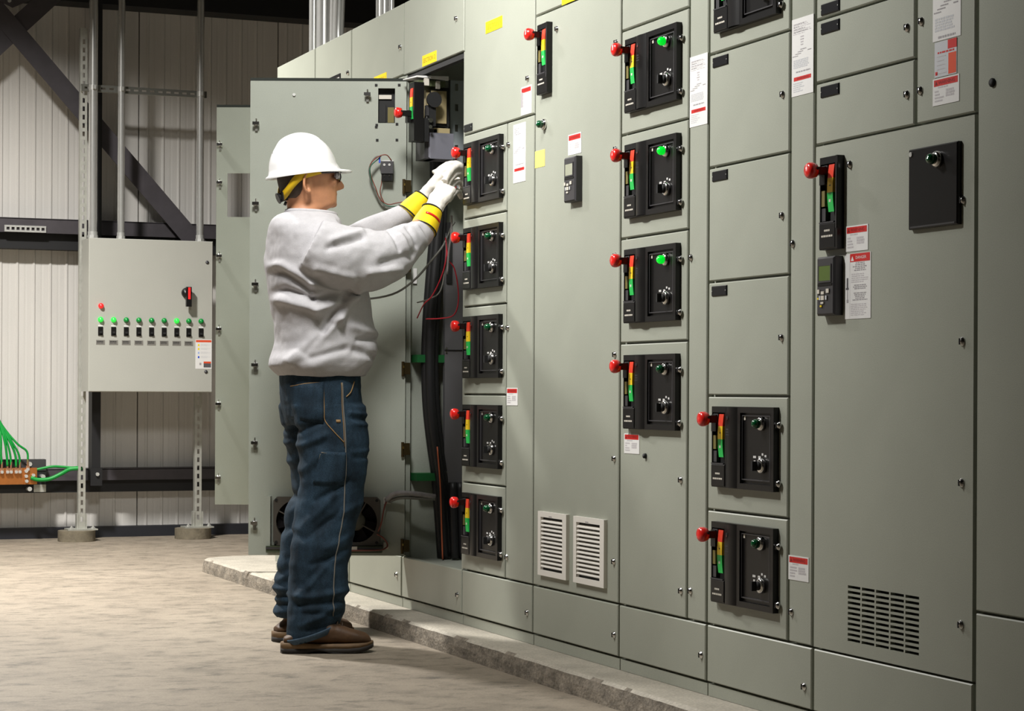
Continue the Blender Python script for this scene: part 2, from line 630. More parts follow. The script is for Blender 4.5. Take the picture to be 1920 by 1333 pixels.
def lines(g, x, y0, y1, z0, z1, n, mt, fill=0.55, lmin=0.35, seed=0, centre=False):
    """rows of illegible small print; y0 is the reader's right, y1 the reader's left"""
    rnd = random.Random(seed)
    p = (z1 - z0) / n
    for k in range(n):
        zt = z1 - k * p
        yy = y1
        L = (y1 - y0) * rnd.uniform(lmin, 1.0)
        if centre:
            yy = (y0 + y1) / 2 + L / 2
        end = yy - L
        while yy > end + 0.001:
            wl = rnd.uniform(0.06, 0.2) * (y1 - y0)
            g.quad(x, max(end, yy - wl), yy, zt - p * fill, zt, mt)
            yy -= wl + 0.035 * (y1 - y0)
    return g


def plate(w, h, mt, t=0.0012):
    g = MB()
    g.box(-t, 0.0, -w / 2, w / 2, -h / 2, h / 2, mt)
    return g


def warn_label(w, h, seed=0, word='WARNING', head=0.24):
    g = plate(w, h, WHITE)
    x = -0.0015
    z1 = h / 2 - 0.05 * h
    z0 = z1 - head * h
    g.quad(x, -w / 2 * 0.9, w / 2 * 0.9, z0, z1, LRED)
    g.text(word, x - 0.0002, -0.03 * w, (z0 + z1) / 2, w * 0.62, (z1 - z0) * 0.55, LREDD)
    g.add([(x - 0.0002, w * 0.41, z0 + 0.2 * (z1 - z0)), (x - 0.0002, w * 0.36, z1 - 0.18 * (z1 - z0)), (x - 0.0002, w * 0.31, z0 + 0.2 * (z1 - z0))], [(0, 2, 1)], LREDD)
    lines(g, x, -w * 0.3, w * 0.3, z0 - 0.12 * h, z0 - 0.03 * h, 1, LTXTL, seed=seed)
    lines(g, x, w * 0.06, w * 0.42, -h * 0.42, z0 - 0.16 * h, 4, LTXTL, seed=seed + 1)
    lines(g, x, -w * 0.38, w * 0.0, -h * 0.25, z0 - 0.16 * h, 3, LTXTL, fill=0.8, lmin=0.8, seed=seed + 2)
    return g


def diagram_label(w, h, seed=0, warn=True):
    """tall white sheet of wiring notes; a red warning strip near its foot"""
    g = plate(w, h, WHITE)
    x = -0.0015
    zt = h / 2
    k = 0.72 if warn else 1.0
    zz = lambda f: zt - f * h * k
    lines(g, x, -w * 0.44, w * 0.44, zz(0.30), zz(0.09), 7, LTXTL, 0.4, 0.5, seed)
    lines(g, x, -w * 0.40, w * 0.40, zz(0.28), zz(0.10), 4, LTXT, 0.25, 0.3, seed + 3)
    lines(g, x, -w * 0.06, w * 0.10, zz(0.52), zz(0.33), 4, LTXTL, 0.5, 0.6, seed + 5, True)
    for q in range(4):
        f0 = 0.56 + q * 0.035
        yy = -w * 0.2 + q * w * 0.12
        lines(g, x, yy, yy + w * 0.3, zz(f0 + 0.022), zz(f0), 1, LTXT, 0.7, 0.8, seed + 7 + q)
    lines(g, x, -w * 0.42, -w * 0.24, zz(0.62), zz(0.60), 1, LTXT, 0.8, 0.9, seed + 12)
    lines(g, x, -w * 0.3, w * 0.42, zz(0.90), zz(0.74), 5, WHITEG, 0.7, 0.85, seed + 13)
    lines(g, x, -w * 0.36, w * 0.3, zz(0.985), zz(0.95), 1, LTXT, 0.7, 0.9, seed + 15)
    if warn:
        z1 = zt - h * 0.755
        z0 = zt - h * 0.805
        g.quad(x, -w * 0.40, w * 0.40, z0, z1, LRED)
        g.text('WARNING', x - 0.0002, -0.02 * w, (z0 + z1) / 2, w * 0.55, (z1 - z0) * 0.5, LREDD)
        lines(g, x, -w * 0.1, w * 0.42, zt - h * 0.96, zt - h * 0.83, 5, WHITEG, 0.5, 0.6, seed + 17)
    return g


def danger_label(w, h):
    g = plate(w, h, WHITE)
    x = -0.0015
    zt = h / 2
    g.quad(x, -w * 0.47, w * 0.29, zt - h * 0.13, zt - h * 0.005, LRED)
    g.text('DANGER', x - 0.0002, -w * 0.13, zt - h * 0.066, w * 0.40, h * 0.045, WHITE)
    g.add([(x - 0.0002, w * 0.26, zt - h * 0.115), (x - 0.0002, w * 0.20, zt - h * 0.04), (x - 0.0002, w * 0.14, zt - h * 0.115)], [(0, 2, 1)], WHITE)
    g.quad(x, w * 0.295, w * 0.30, -h * 0.49, h * 0.49, LTXTL)
    zig = [(0.42, 0.12), (0.36, 0.12), (0.37, -0.02), (0.44, -0.03), (0.40, -0.16), (0.405, -0.25), (0.39, -0.25), (0.375, -0.05), (0.44, -0.01), (0.40, 0.0)]
    g.quad(x, w * 0.36, w * 0.42, -h * 0.02, h * 0.13, LTXTD)
    g.quad(x, w * 0.34, w * 0.45, -h * 0.05, -h * 0.02, LTXTD)
    g.quad(x, w * 0.37, w * 0.40, -h * 0.20, -h * 0.05, LTXT)
    g.quad(x, w * 0.35, w * 0.42, -h * 0.25, -h * 0.20, LTXT)
    lines(g, x, -w * 0.42, w * 0.24, h * 0.22, h * 0.36, 5, LTXT, 0.6, 0.5, 31, True)
    lines(g, x, -w * 0.42, w * 0.24, h * 0.04, h * 0.19, 5, LTXTL, 0.5, 0.7, 32)
    lines(g, x, -w * 0.36, w * 0.18, -h * 0.06, h * 0.02, 3, LTXT, 0.6, 0.6, 33, True)
    lines(g, x, -w * 0.40, w * 0.22, -h * 0.23, -h * 0.10, 5, LTXT, 0.6, 0.5, 34, True)
    lines(g, x, -w * 0.42, w * 0.26, -h * 0.46, -h * 0.27, 7, LTXTL, 0.5, 0.7, 35)
    return g


def form_label(w, h):
    """grey service sticker with a red column"""
    g = plate(w, h, WHITEG)
    x = -0.0015
    zt = h / 2
    g.quad(x, -w * 0.5, -w * 0.10, zt - h * 0.26, zt - h * 0.0, LRED)
    g.quad(x, -w * 0.48, -w * 0.13, zt - h * 0.97, zt - h * 0.38, LORANGE)
    lines(g, x, -w * 0.44, w * 0.36, zt - h * 0.37, zt - h * 0.29, 1, LRED, 0.6, 0.9, 41)
    for q in range(5):
        lines(g, x, -w * 0.06, w * 0.40, zt - h * (0.44 + q * 0.12), zt - h * (0.41 + q * 0.12), 1, LTXTL, 0.8, 0.7, 42 + q)
    g.quad(x, w * 0.36, w * 0.46, -h * 0.44, -h * 0.34, LRED)
    return g


def section_label(n):
    w, h = 0.155, 0.041
    g = plate(w, h, LYEL)
    g.text('SECTION %d' % n, -0.0016, 0, 0, w * 0.86, h * 0.42, LYELT)
    return g


def nameplate(w, h):
    g = MB()
    g.cham(-0.004, 0, -w / 2, w / 2, -h / 2, h / 2, 0.002, NAMEP)
    for s in (-1, 1):
        g.cyl((-0.004, s * w * 0.45, 0), (-0.005, s * w * 0.45, 0), 0.0016, ZINC, n=8)
    return g


# ------------------------------------------------------------------ unit operators
PW, PH = 0.343, 0.222


def fy(f, w=PW):
    return (0.5 - f) * w


def fz(f, h=PH):
    return (0.5 - f) * h


def ring_frame(g, x0, x1, ya, yb, za, zb, t, mt):
    g.slab(x0, x1, ya, yb, za, zb, [(ya + t, yb - t, za + t, zb - t)], mt)


def bezel_left(g, w, h, yL, wl):
    """the breaker-operator half: recess, slot cheeks and lower plate. yL = its left edge, wl = its width"""
    y1, y0 = yL, yL - wl
    zt = h / 2
    g.slab(-0.026, 0, y0, y1, -zt, zt, [(y0 + wl * 0.06, y1 - wl * 0.05, zt - h * 0.70, zt - h * 0.075)], BLACK)
    g.box(-0.006, -0.001, y0 + 0.002, y1 - 0.002, zt - h * 0.71, zt - h * 0.07, BLACKM)
    g.cham(-0.030, -0.024, y0 + 0.002, y1 - 0.001, -zt + 0.003, zt - h * 0.715, 0.002, BLACK)
    g.box(-0.031, -0.026, y0 + wl * 0.10, y1 - 0.002, zt - h * 0.715, zt - h * 0.70, DARKGR)
    g.box(-0.022, -0.006, y1 - wl * 0.30, y1 - wl * 0.07, zt - h * 0.69, zt - h * 0.55, DARKGR)
    g.box(-0.023, -0.006, y1 - wl * 0.26, y1 - wl * 0.07, zt - h * 0.53, zt - h * 0.36, OLIVE)
    g.box(-0.024, -0.006, y1 - wl * 0.42, y1 - wl * 0.07, zt - h * 0.17, zt - h * 0.09, DARKGR)


def unit_bezel():
    g = MB()
    bezel_left(g, PW, PH, PW / 2, PW * 0.235)
    # upright raised bar between operator and pilot panel (rounded)
    ya, yb = fy(0.425), fy(0.235)
    n = 8
    vs, fs = [], []
    for k in range(n + 1):
        t = k / n
        y = ya + (yb - ya) * t
        xx = -0.026 - 0.011 * math.sin(PI * t) ** 0.6
        vs += [(xx, y, -PH / 2 + 0.002), (xx, y, PH / 2 - 0.002)]
    for k in range(n):
        fs.append((2 * k, 2 * k + 1, 2 * k + 3, 2 * k + 2))
    g.add(vs, fs, BLACK, True)
    g.box(-0.026, 0, ya, yb, -PH / 2, PH / 2, BLACK)
    g.cyl((-0.034, fy(0.30), fz(0.14)), (-0.0385, fy(0.30), fz(0.14)), 0.006, BLACKM, n=10)
    g.cyl((-0.034, fy(0.30), fz(0.155)), (-0.039, fy(0.30), fz(0.155)), 0.003, CHROME, n=8)
    lines(g, -0.0378, fy(0.335), fy(0.27), fz(0.37), fz(0.27), 3, DARKGR, 0.5, 0.6, 3, True)
    # pilot panel: frame, sunken face
    y0, y1 = fy(1.0), fy(0.425)
    ring_frame(g, -0.026, 0, y0, y1, -PH / 2, PH / 2, 0.016, BLACK)
    g.box(-0.012, -0.001, y0 + 0.015, y1 - 0.015, -PH / 2 + 0.015, PH / 2 - 0.015, BLACK)
    ring_frame(g, -0.019, -0.012, y0 + 0.026, y1 - 0.017, -PH / 2 + 0.025, PH / 2 - 0.022, 0.003, DARKGR)
    g.box(-0.014, -0.012, y1 - 0.032, y1 - 0.024, fz(0.16), fz(0.11), KEYW)
    return g


def slim_bezel(w, h):
    g = MB()
    bezel_left(g, w, h, w / 2, w * 0.90)
    g.box(-0.030, 0, -w / 2, -w / 2 + w * 0.1, -h / 2, h / 2, BLACK)
    g.box(-0.033, -0.030, -w / 2 + w * 0.02, -w / 2 + w * 0.06, -h * 0.28, h * 0.42, DARKGR)
    return g


def colour_strip():
    """curved red/yellow/green indicator behind the handle, height 0.118"""
    g = MB()
    H = 0.118
    segs = [(0.0, 0.28, STRED), (0.28, 0.585, STYEL), (0.585, 1.0, STGRN)]
    for a, b, mt in segs:
        n = 4
        vs, fs = [], []
        for k in range(n + 1):
            t = a + (b - a) * k / n
            y = 0.009 * (1 - ((t - 0.52) / 0.52) ** 2) - 0.004
            z = H / 2 - t * H
            vs += [(-0.0185, y - 0.0135, z), (-0.0185, y + 0.0125, z), (-0.008, y - 0.0135, z), (-0.008, y + 0.0125, z)]
        for k in range(n):
            i = 4 * k
            fs += [(i, i + 1, i + 5, i + 4), (i, i + 4, i + 6, i + 2), (i + 1, i + 3, i + 7, i + 5)]
        g.add(vs, fs, mt)
    g.quad(-0.0188, 0.0, 0.009, -0.034, -0.027, KEYW)
    g.quad(-0.0188, 0.0, 0.008, 0.006, 0.009, OLIVE)
    return g


def lever():
    g = MB()
    g.box(-0.044, -0.006, -0.010, 0.012, -0.010, 0.010, BLACK)
    g.box(-0.020, -0.006, -0.006, 0.020, -0.034, 0.012, BLACK)
    return g


def knob():
    g = MB()
    g.rev((0, 0, 0), (-1, 0, -0.05), [(0, 0.012), (0.002, 0.018), (0.011, 0.0205), (0.019, 0.0205), (0.024, 0.018), (0.027, 0.013), (0.028, 0.0)], RED, 20)
    g.cyl((-0.006, -0.018, 0.004), (-0.006, -0.0205, 0.004), 0.004, BLACKM, n=8)
    return g


def pilot_ring():
    g = MB()
    g.rev((0, 0, 0), (-1, 0, 0), [(0, 0.019), (0.006, 0.019), (0.010, 0.0165), (0.012, 0.013), (0.012, 0.0)], CHROME, 20)
    return g


def pilot_lens(mt):
    g = MB()
    g.rev((0, 0, 0), (-1, 0, 0), [(0.008, 0.0125), (0.022, 0.0125), (0.027, 0.010), (0.030, 0.006), (0.031, 0.0)], mt, 18)
    return g


def selector():
    g = MB()
    g.rev((0, 0, 0), (-1, 0, 0), [(0, 0.0205), (0.008, 0.0205), (0.012, 0.0185), (0.013, 0.013), (0.013, 0.0)], CHROME, 20)
    g.rev((-0.010, 0, 0), (-1, 0, 0), [(0, 0.013), (0.010, 0.012), (0.011, 0.0)], BLACKM, 14)
    g.box(-0.034, -0.02, -0.004, 0.004, -0.013, 0.012, BLACKM)
    return g


def selector_legend():
    g = MB()
    x = -0.0008
    for yy, zz, w in ((0.044, 0.022, 0.016), (0.043, 0.010, 0.010), (0.017, 0.022, 0.013), (0.001, 0.030, 0.009), (-0.015, 0.026, 0.010)):
        for q in range(3):
            g.quad(x, yy - w / 2 + q * w / 3, yy - w / 2 + q * w / 3 + w * 0.27, zz - 0.003, zz + 0.003, WHITE)
    return g


def plate_legend(w, n=2):
    g = MB()
    for k in range(n):
        L = w * (0.45 if k == 0 else 0.9)
        lines(g, -0.0005, -L / 2, L / 2, -0.005 - k * 0.014, 0.001 - k * 0.014, 1, KEYW, 0.8, 0.95, 60 + k, True)
    return g


def flatten(me, k):
    for v in me.vertices:
        v.co.x *= k
    return me


KX = 0.66                      # the fronts stand only about 2 cm off the doors
M_BEZEL = flatten(unit_bezel().mesh('operator_bezel'), KX)
M_SLIM = flatten(slim_bezel(0.088, 0.232).mesh('operator_bezel'), KX)
M_STRIP = colour_strip().mesh('indicator_strip')
M_LEVER = lever().mesh('handle_lever')
M_KNOB = knob().mesh('handle_knob')
M_RING = pilot_ring().mesh('pilot_ring')
M_LOFF = pilot_lens(GLENS).mesh('pilot_lens')
M_LON = pilot_lens(GLENSON).mesh('pilot_lens')
M_SEL = selector().mesh('selector_switch')
M_SLEG = selector_legend().mesh('selector_legend')
M_PLEG = plate_legend(0.06).mesh('plate_legend')


def breaker_side(parent, yc, zt, yl):
    """handle, strip and legend of the breaker operator; yl = y of its left edge, zt = z of the bezel top"""
    put('indicator_strip', M_STRIP, parent, (0, yl - 0.055, zt - 0.080))
    put('handle_lever', M_LEVER, parent, (0, yl - 0.022, zt - 0.035))
    put('handle_knob', M_KNOB, parent, (-0.042, yl - 0.022, zt - 0.034))['label'] = 'glossy red operating knob'
    put('plate_legend', M_PLEG, parent, (-0.0302 * KX, yl - 0.040, zt - 0.183))


def unit_operator(parent, y1, z1, lit=False):
    """full starter front: y1 = left edge, z1 = top"""
    yc, zc = y1 - PW / 2, z1 - PH / 2
    put('operator_bezel', M_BEZEL, parent, (0, yc, zc))
    breaker_side(parent, yc, z1, y1)
    py, pz = yc + fy(0.775), zc + fz(0.20)
    put('pilot_ring', M_RING, parent, (-0.012 * KX, py, pz))
    o = put('pilot_lens', M_LON if lit else M_LOFF, parent, (-0.012 * KX, py, pz))
    o['label'] = 'glowing green pilot lens' if lit else 'dark green pilot lens'
    sy, sz = yc + fy(0.79), zc + fz(0.70)
    put('selector_switch', M_SEL, parent, (-0.012 * KX, sy, sz))
    put('selector_legend', M_SLEG, parent, (-0.012 * KX, sy, sz))
    put('latch', LATCH, parent, (-0.006, y1 - PW - 0.010, zc + fz(0.21)))
    put('latch', LATCH, parent, (-0.006, y1 - PW - 0.008, zc + fz(0.90)))


def keypad(parent, y0, y1, z0, z1, grey=False):
    w, h = y1 - y0, z1 - z0
    yc, zc = (y0 + y1) / 2, (z0 + z1) / 2
    g = MB()
    g.cham(-0.026, 0, -w / 2, w / 2, -h / 2, h / 2, 0.005, DARKGR)
    ring_frame(g, -0.028, -0.026, -w * 0.36, w * 0.38, h * 0.06, h * 0.37, 0.004, DARKGR)
    g.box(-0.0275, -0.026, -w * 0.4, w * 0.4, h * 0.005, h * 0.045, BLACK)
    k = put('keypad', g, parent, (0, yc, zc))
    k['label'] = 'hand-sized drive keypad'
    put('keypad_screen', MB().box(-0.0275, -0.026, -w * 0.31, w * 0.33, h * 0.09, h * 0.345, LCDG if grey else LCD), parent, (0, yc, zc))
    for fy_, fz_, a, b, mt in ((0.34, -0.09, 0.12, 0.07, KEYW), (-0.18, -0.085, 0.16, 0.07, KEYW), (0.10, -0.115, 0.17, 0.05, KEYW), (0.10, -0.20, 0.17, 0.075, KEYW),
                               (0.26, -0.20, 0.08, 0.07, WHITEG), (-0.10, -0.20, 0.08, 0.07, WHITEG), (0.12, -0.285, 0.16, 0.035, KEYW), (0.36, -0.21, 0.07, 0.03, LYEL), (0.19, -0.34, 0.1, 0.03, LYEL)):
        if mt is LYEL and grey:
            continue
        put('key', MB().box(-0.029, -0.026, w * (fy_ - a / 2), w * (fy_ + a / 2), h * (fz_ - b / 2), h * (fz_ + b / 2), mt), parent, (0, yc, zc))
    return k


def vent(parent, y0, y1, z0, z1):
    w, h = y1 - y0, z1 - z0
    yc, zc = (y0 + y1) / 2, (z0 + z1) / 2
    g = MB()
    g.slab(-0.012, 0.0, -w / 2, w / 2, -h / 2, h / 2, [(-w / 2 + w * 0.135, w / 2 - w * 0.10, -h / 2 + h * 0.085, h / 2 - h * 0.085)], VENTW)
    g.box(-0.0008, 0.001, -w * 0.42, w * 0.42, -h * 0.43, h * 0.43, BLACKM)
    g.box(-0.0125, -0.012, -w * 0.0, w * 0.10, h * 0.425, h * 0.44, LTXT)
    put('vent_frame', g, parent, (0, yc, zc))
    s = MB()
    n = 13
    p = h * 0.83 / n
    L0, L1 = -w * 0.365, w * 0.40
    vs = [(-0.011, L0, -p * 0.26), (-0.011, L1, -p * 0.26), (-0.011, L1, -p * 0.02), (-0.011, L0, -p * 0.02), (-0.002, L0, p * 0.18), (-0.002, L1, p * 0.18), (-0.002, L1, p * 0.38), (-0.002, L0, p * 0.38)]
    s.add(vs, [(0, 3, 2, 1), (4, 5, 6, 7), (3, 7, 6, 2), (0, 1, 5, 4), (0, 4, 7, 3), (1, 2, 6, 5)], VENTW)
    sm = s.mesh('vent_slat')
    for k in range(n - 1):
        put('vent_slat', sm, parent, (0, yc, zc + h * 0.415 - p * (k + 1)))


# ------------------------------------------------------------------ cabinets
GAP = 0.0032
GAPY = 0.0062
TOP = 2.447
BASEZ = 0.269
PLZ = 0.108
DT = 0.02


def door(cab, y0, y1, z0, z1, name='door', holes=None):
    """closed door slab; world y/z limits are the gap centre lines"""
    g = MB()
    yc, zc = (y0 + y1) / 2, (z0 + z1) / 2
    a, b, c, d = y0 + GAPY - yc, y1 - GAPY - yc, z0 + GAP - zc, z1 - GAP - zc
    if holes:
        g.slab(0, DT, a, b, c, d, [(h[0] - yc, h[1] - yc, h[2] - zc, h[3] - zc) for h in holes], PAINT)
    else:
        g.cham(0, DT, a, b, c, d, 0.0028, PAINT)
    return put(name, g, cab, (0, yc, zc))


def cabinet(y0, y1, label, open_front=False):
    """y1 = left (far) edge; body shell, base cover and plinth"""
    yc = (y0 + y1) / 2
    cab = thing('control_cabinet', (0.25, yc, PADZ), label, 'electrical cabinet', 'row of grey-green motor control cabinets')
    D = 0.51
    g = MB()
    if not open_front:
        g.box(DT + 0.001, D, y0 + 0.001 - yc, y1 - 0.001 - yc, PLZ - 0.005, TOP, PAINT)
    else:
        t = 0.003
        g.box(D - t, D, y0 + 0.001 - yc, y1 - 0.001 - yc, PLZ, TOP, PAINTIN)
        g.box(DT + 0.001, D, y0 + 0.001 - yc, y0 + t - yc, PLZ, TOP, PAINTIN)
        g.box(DT + 0.001, D, y1 - t - yc, y1 - 0.001 - yc, PLZ, TOP, PAINTIN)
        g.box(DT + 0.001, D, y0 - yc + t, y1 - yc - t, TOP - t, TOP, PAINT)
        g.box(DT + 0.001, D, y0 - yc + t, y1 - yc - t, PLZ - 0.004, BASEZ - 0.012, PAINTIN)
        g.box(0.004, DT + 0.002, y0 + 0.002 - yc, y1 - 0.002 - yc, BASEZ - 0.012, BASEZ - 0.006, PAINT)
        # front flanges of the frame
        g.box(0.004, DT + 0.003, y1 - 0.030 - yc, y1 - 0.002 - yc, BASEZ, 2.155, PAINTIN)
        g.box(0.004, DT + 0.003, y0 + 0.002 - yc, y0 + 0.012 - yc, BASEZ, 2.155, PAINT)
        g.box(0.004, 0.03, y0 + 0.012 - yc, y1 - 0.03 - yc, 2.132, 2.15, BLACKM)
    put('body', g, cab, (0, yc, 0))
    put('plinth', MB().box(0.006, D, y0 + 0.003 - yc, y1 - 0.003 - yc, PADZ + 0.001, PLZ - 0.006, PAINT), cab, (0, yc, 0))
    b = door(cab, y0, y1, PLZ - 0.002, BASEZ, 'base_cover')
    return cab, b


E = [9.53, 8.919, 8.396, 7.735, 7.077, 6.42, 5.749, 5.178, 4.602, 3.904, 3.25]
HG = [0.269, 0.587, 0.905, 1.222, 1.541, 1.860, 2.172]

# --- farthest cabinet with its own narrow open door
cab, base = cabinet(E[1], E[0], 'farthest grey-green cabinet, its narrow door with square cutout standing open')
d1 = door(cab, E[1], E[0], 2.16, TOP, 'top_cover')
door(cab, E[1], E[0], BASEZ, 2.16, 'front_panel')
# --- second
cab, base = cabinet(E[2], E[1], 'second farthest grey-green cabinet, mostly hidden, with black framed nameplate high up')
d = door(cab, E[2], E[1], 2.16, TOP, 'top_cover')
latch(d, 8.44, 2.268)
g = MB()
ring_frame(g, -0.003, 0, -0.075, 0.075, -0.05, 0.045, 0.012, NAMEP)
g.box(-0.001, 0, -0.063, 0.063, -0.04, 0.033, WHITE)
put('framed_card', g, d, (0, 8.62, 2.235))
door(cab, E[2], E[1], BASEZ, 2.16, 'door')
latch(base, 8.43, 0.19)
# --- third
cab, base = cabinet(E[3], E[2], 'grey-green cabinet just behind the big open door, numbered as section one')
d = door(cab, E[3], E[2], 2.16, TOP, 'top_cover')
latch(d, 7.775, 2.276)
put('section_label', section_label(1), d, (0, 8.02, 2.18))
door(cab, E[3], E[2], BASEZ, 2.16, 'door')
latch(base, 7.79, 0.19)

# --- fourth, open: the bay the worker reaches into
CAB4, base = cabinet(E[4], E[3], 'open cabinet the worker reaches into, full-height door swung out, wiring inside', True)
d = door(CAB4, E[4], E[3], 2.155, TOP, 'top_cover')
latch(d, 7.157, 2.287)
put('section_label', section_label(2), d, (0, 7.443, 2.1815))
latch(base, 7.118, 0.172)

# --- fifth: five starters
cab, base = cabinet(E[5], E[4], 'cabinet right beside the open bay with five stacked red-handled starters, section three')
d = door(cab, E[5], E[4], 1.847, TOP)
latch(d, 6.479, 1.974)
put('section_label', section_label(3), d, (0, 6.788, 2.205))
g = warn_label(0.09, 0.095, 3, head=0.16)
g.quad(-0.0016, 0.028, 0.045, -0.02, 0.03, LTXT)
put('warning_sticker', g, d, (0, 6.491, 1.902))
put('nameplate', nameplate(0.078, 0.026), d, (0, 7.03, 1.871))
DIV5 = 6.663
wd = door(cab, E[5], DIV5, BASEZ, 1.847, 'wireway_door')
put('wiring_sticker', diagram_label(0.108, 0.2, 5), wd, (0, 6.549, 1.73))
put('warning_sticker', warn_label(0.098, 0.06, 9), wd, (0, 6.604, 0.899))
for z in (1.768, 1.136, 0.345):
    latch(wd, 6.645, z)
zs = [BASEZ] + HG[1:5] + [1.847]
for k in range(5):
    dd = door(cab, DIV5, E[4], zs[k], zs[k + 1])
    unit_operator(dd, 7.036, zs[k + 1] - 0.036)
latch(base, 6.462, 0.172)

# --- sixth: tall drive door
cab, base = cabinet(E[6], E[5], 'cabinet with one tall plain door, keypad, sticky note and two white louvred vents')
d = door(cab, E[6], E[5], 2.172, TOP, 'top_cover')
put('section_label', section_label(4), d, (0, 6.12, 2.193))
d = door(cab, E[6], E[5], BASEZ, 2.172)
put('operator_bezel', M_SLIM, d, (0, 6.362 - 0.044, 2.132 - 0.116))
breaker_side(d, 0, 2.132, 6.362)
for z in (1.988, 1.661, 1.334, 1.031, 0.712, 0.396):
    latch(d, 5.783, z)
latch(d, 6.236, 2.102)
put('pilot_ring', M_RING, d, (0, 6.335, 1.802))
put('pilot_lens', M_LOFF, d, (0, 6.335, 1.802))['label'] = 'dark green pilot lens'
put('sticky_note', plate(0.082, 0.056, NOTE, 0.0008), d, (0, 6.373, 1.692))
put('warning_sticker', warn_label(0.102, 0.066, 12), d, (0, 6.09, 1.711))
keypad(d, 6.032, 6.120, 1.523, 1.667, True)
vent(d, 6.119, 6.350, 0.310, 0.521)
vent(d, 5.832, 6.063, 0.310, 0.521)
latch(base, 5.778, 0.172)

# --- seventh: four starters
cab, base = cabinet(E[7], E[6], 'cabinet with four starters in a column, three of them glowing green')
DIV7 = 5.298
z7 = [BASEZ, 1.064, 1.382, 1.698, 2.016, 2.334, TOP]
wd = door(cab, E[7], DIV7, BASEZ, TOP, 'wireway_door')
put('wiring_sticker', diagram_label(0.107, 0.2, 21), wd, (0, 5.2375, 1.77))
latch(wd, 5.28, 1.30)
latch(wd, 5.274, 0.352)
for k in range(6):
    dd = door(cab, DIV7, E[6], z7[k], z7[k + 1])
    if k < 4:
        unit_operator(dd, 5.687, z7[k + 1] - 0.036, lit=(k > 0))
    if k == 0:
        put('warning_sticker', warn_label(0.105, 0.06, 25), dd, (0, 5.661, 0.761))
        put('latch', MB().rev((0, 0, 0), (-1, 0, 0), [(0, 0.008), (0.008, 0.007), (0.010, 0.0)], BLACKM, 12), dd, (0, 5.566, 0.727))
        latch(dd, 5.337, 0.665)
        latch(dd, 5.333, 0.347)
latch(base, 5.207, 0.178)

# --- eighth: blanks above two starters
cab, base = cabinet(E[8], E[7], 'cabinet with three blank doors stacked above two dark unlit starters')
DIV8 = 4.727
z8 = [BASEZ, 0.589, 0.907, 1.224, 1.543, 1.860, 2.172]
wd = door(cab, E[8], DIV8, BASEZ, TOP, 'wireway_door')
put('wiring_sticker', diagram_label(0.108, 0.2, 41), wd, (0, 4.6635, 1.783))
put('warning_sticker', warn_label(0.102, 0.063, 45), wd, (0, 4.672, 0.464))
latch(wd, 4.709, 1.303)
latch(wd, 4.708, 0.349)
for k in range(6):
    dd = door(cab, DIV8, E[7], z8[k], z8[k + 1])
    if k in (0, 1):
        unit_operator(dd, 5.119, z8[k + 1] - 0.029)
    elif k == 5:
        unit_operator(dd, 5.117, 2.132)
    else:
        put('nameplate', nameplate(0.087, 0.028), dd, (0, 5.107, z8[k + 1] - 0.026))
        latch(dd, 4.765, z8[k + 1] - 0.163)
door(cab, DIV8, E[7], 2.172, TOP, 'top_cover')
latch(base, 4.642, 0.164)

# --- ninth: wide drive door with slotted grille
cab, base = cabinet(E[9], E[8], 'cabinet with a wide door carrying a black plate, green-screen keypad and slotted grille')
DIV9 = 4.147
wd = door(cab, E[9], DIV9, 1.544, TOP, 'wireway_door')
latch(wd, 4.123, 1.784)
latch(wd, 4.126, 1.623)
put('wiring_sticker', diagram_label(0.111, 0.2, 61, warn=False), wd, (0, 4.0195, 1.827))
put('service_sticker', form_label(0.088, 0.081), wd, (0, 4.023, 1.684))
put('warning_sticker', warn_label(0.105, 0.062, 65), wd, (0, 4.0215, 1.610))
for a, b in ((1.544, 1.702), (1.702, 1.862), (1.862, 2.02), (2.02, TOP)):
    dd = door(cab, DIV9, E[8], a, b)
    if b < 2.1:
        put('nameplate', nameplate(0.087, 0.028), dd, (0, 4.527, (b if b < 1.9 else 1.898) - 0.026 + (0.012 if b > 1.9 else 0)))
        latch(dd, 4.182, a + 0.077)
slots = []
for i in range(5):
    for k in range(11):
        y1_ = 4.434 - i * 0.0637
        z1_ = 0.442 - k * 0.01305
        slots.append((round(y1_ - 0.0575, 5), round(y1_, 5), round(z1_ - 0.0072, 5), round(z1_, 5)))
d = door(cab, E[9], E[8], BASEZ, 1.544, holes=slots)
put('slot_dark_sheet', MB().box(DT - 0.006, DT - 0.002, 4.10, 4.45, 0.285, 0.455, BLACKM), d, (0, 0, 0))  # black sheet added so the slots show as dark, unlit depth
put('operator_bezel', M_SLIM, d, (0, 4.548 - 0.044, 1.507 - 0.116))
breaker_side(d, 0, 1.507, 4.548)
latch(d, 4.433, 1.481)
for z in (1.353, 1.034, 0.715, 0.395):
    latch(d, 3.953, z)
g = MB()
g.cham(-0.012, 0, -0.099, 0.099, -0.094, 0.094, 0.003, BLACK)
g.cyl((-0.012, 0.088, 0.082), (-0.014, 0.088, 0.082), 0.006, ZINC, n=10)
g.box(-0.013, -0.012, -0.09, 0.09, -0.091, -0.087, DARKGR)
put('control_plate', g, d, (0, 4.058, 1.393))
put('pilot_ring', M_RING, d, (-0.012, 4.035, 1.453))
put('pilot_lens', M_LOFF, d, (-0.012, 4.035, 1.453))['label'] = 'dark green pilot lens'
put('warning_sticker', warn_label(0.102, 0.063, 71), d, (0, 4.399, 1.297))
put('danger_sticker', danger_label(0.119, 0.161), d, (0, 4.394, 1.1795))
keypad(d, 4.464, 4.548, 1.110, 1.257)

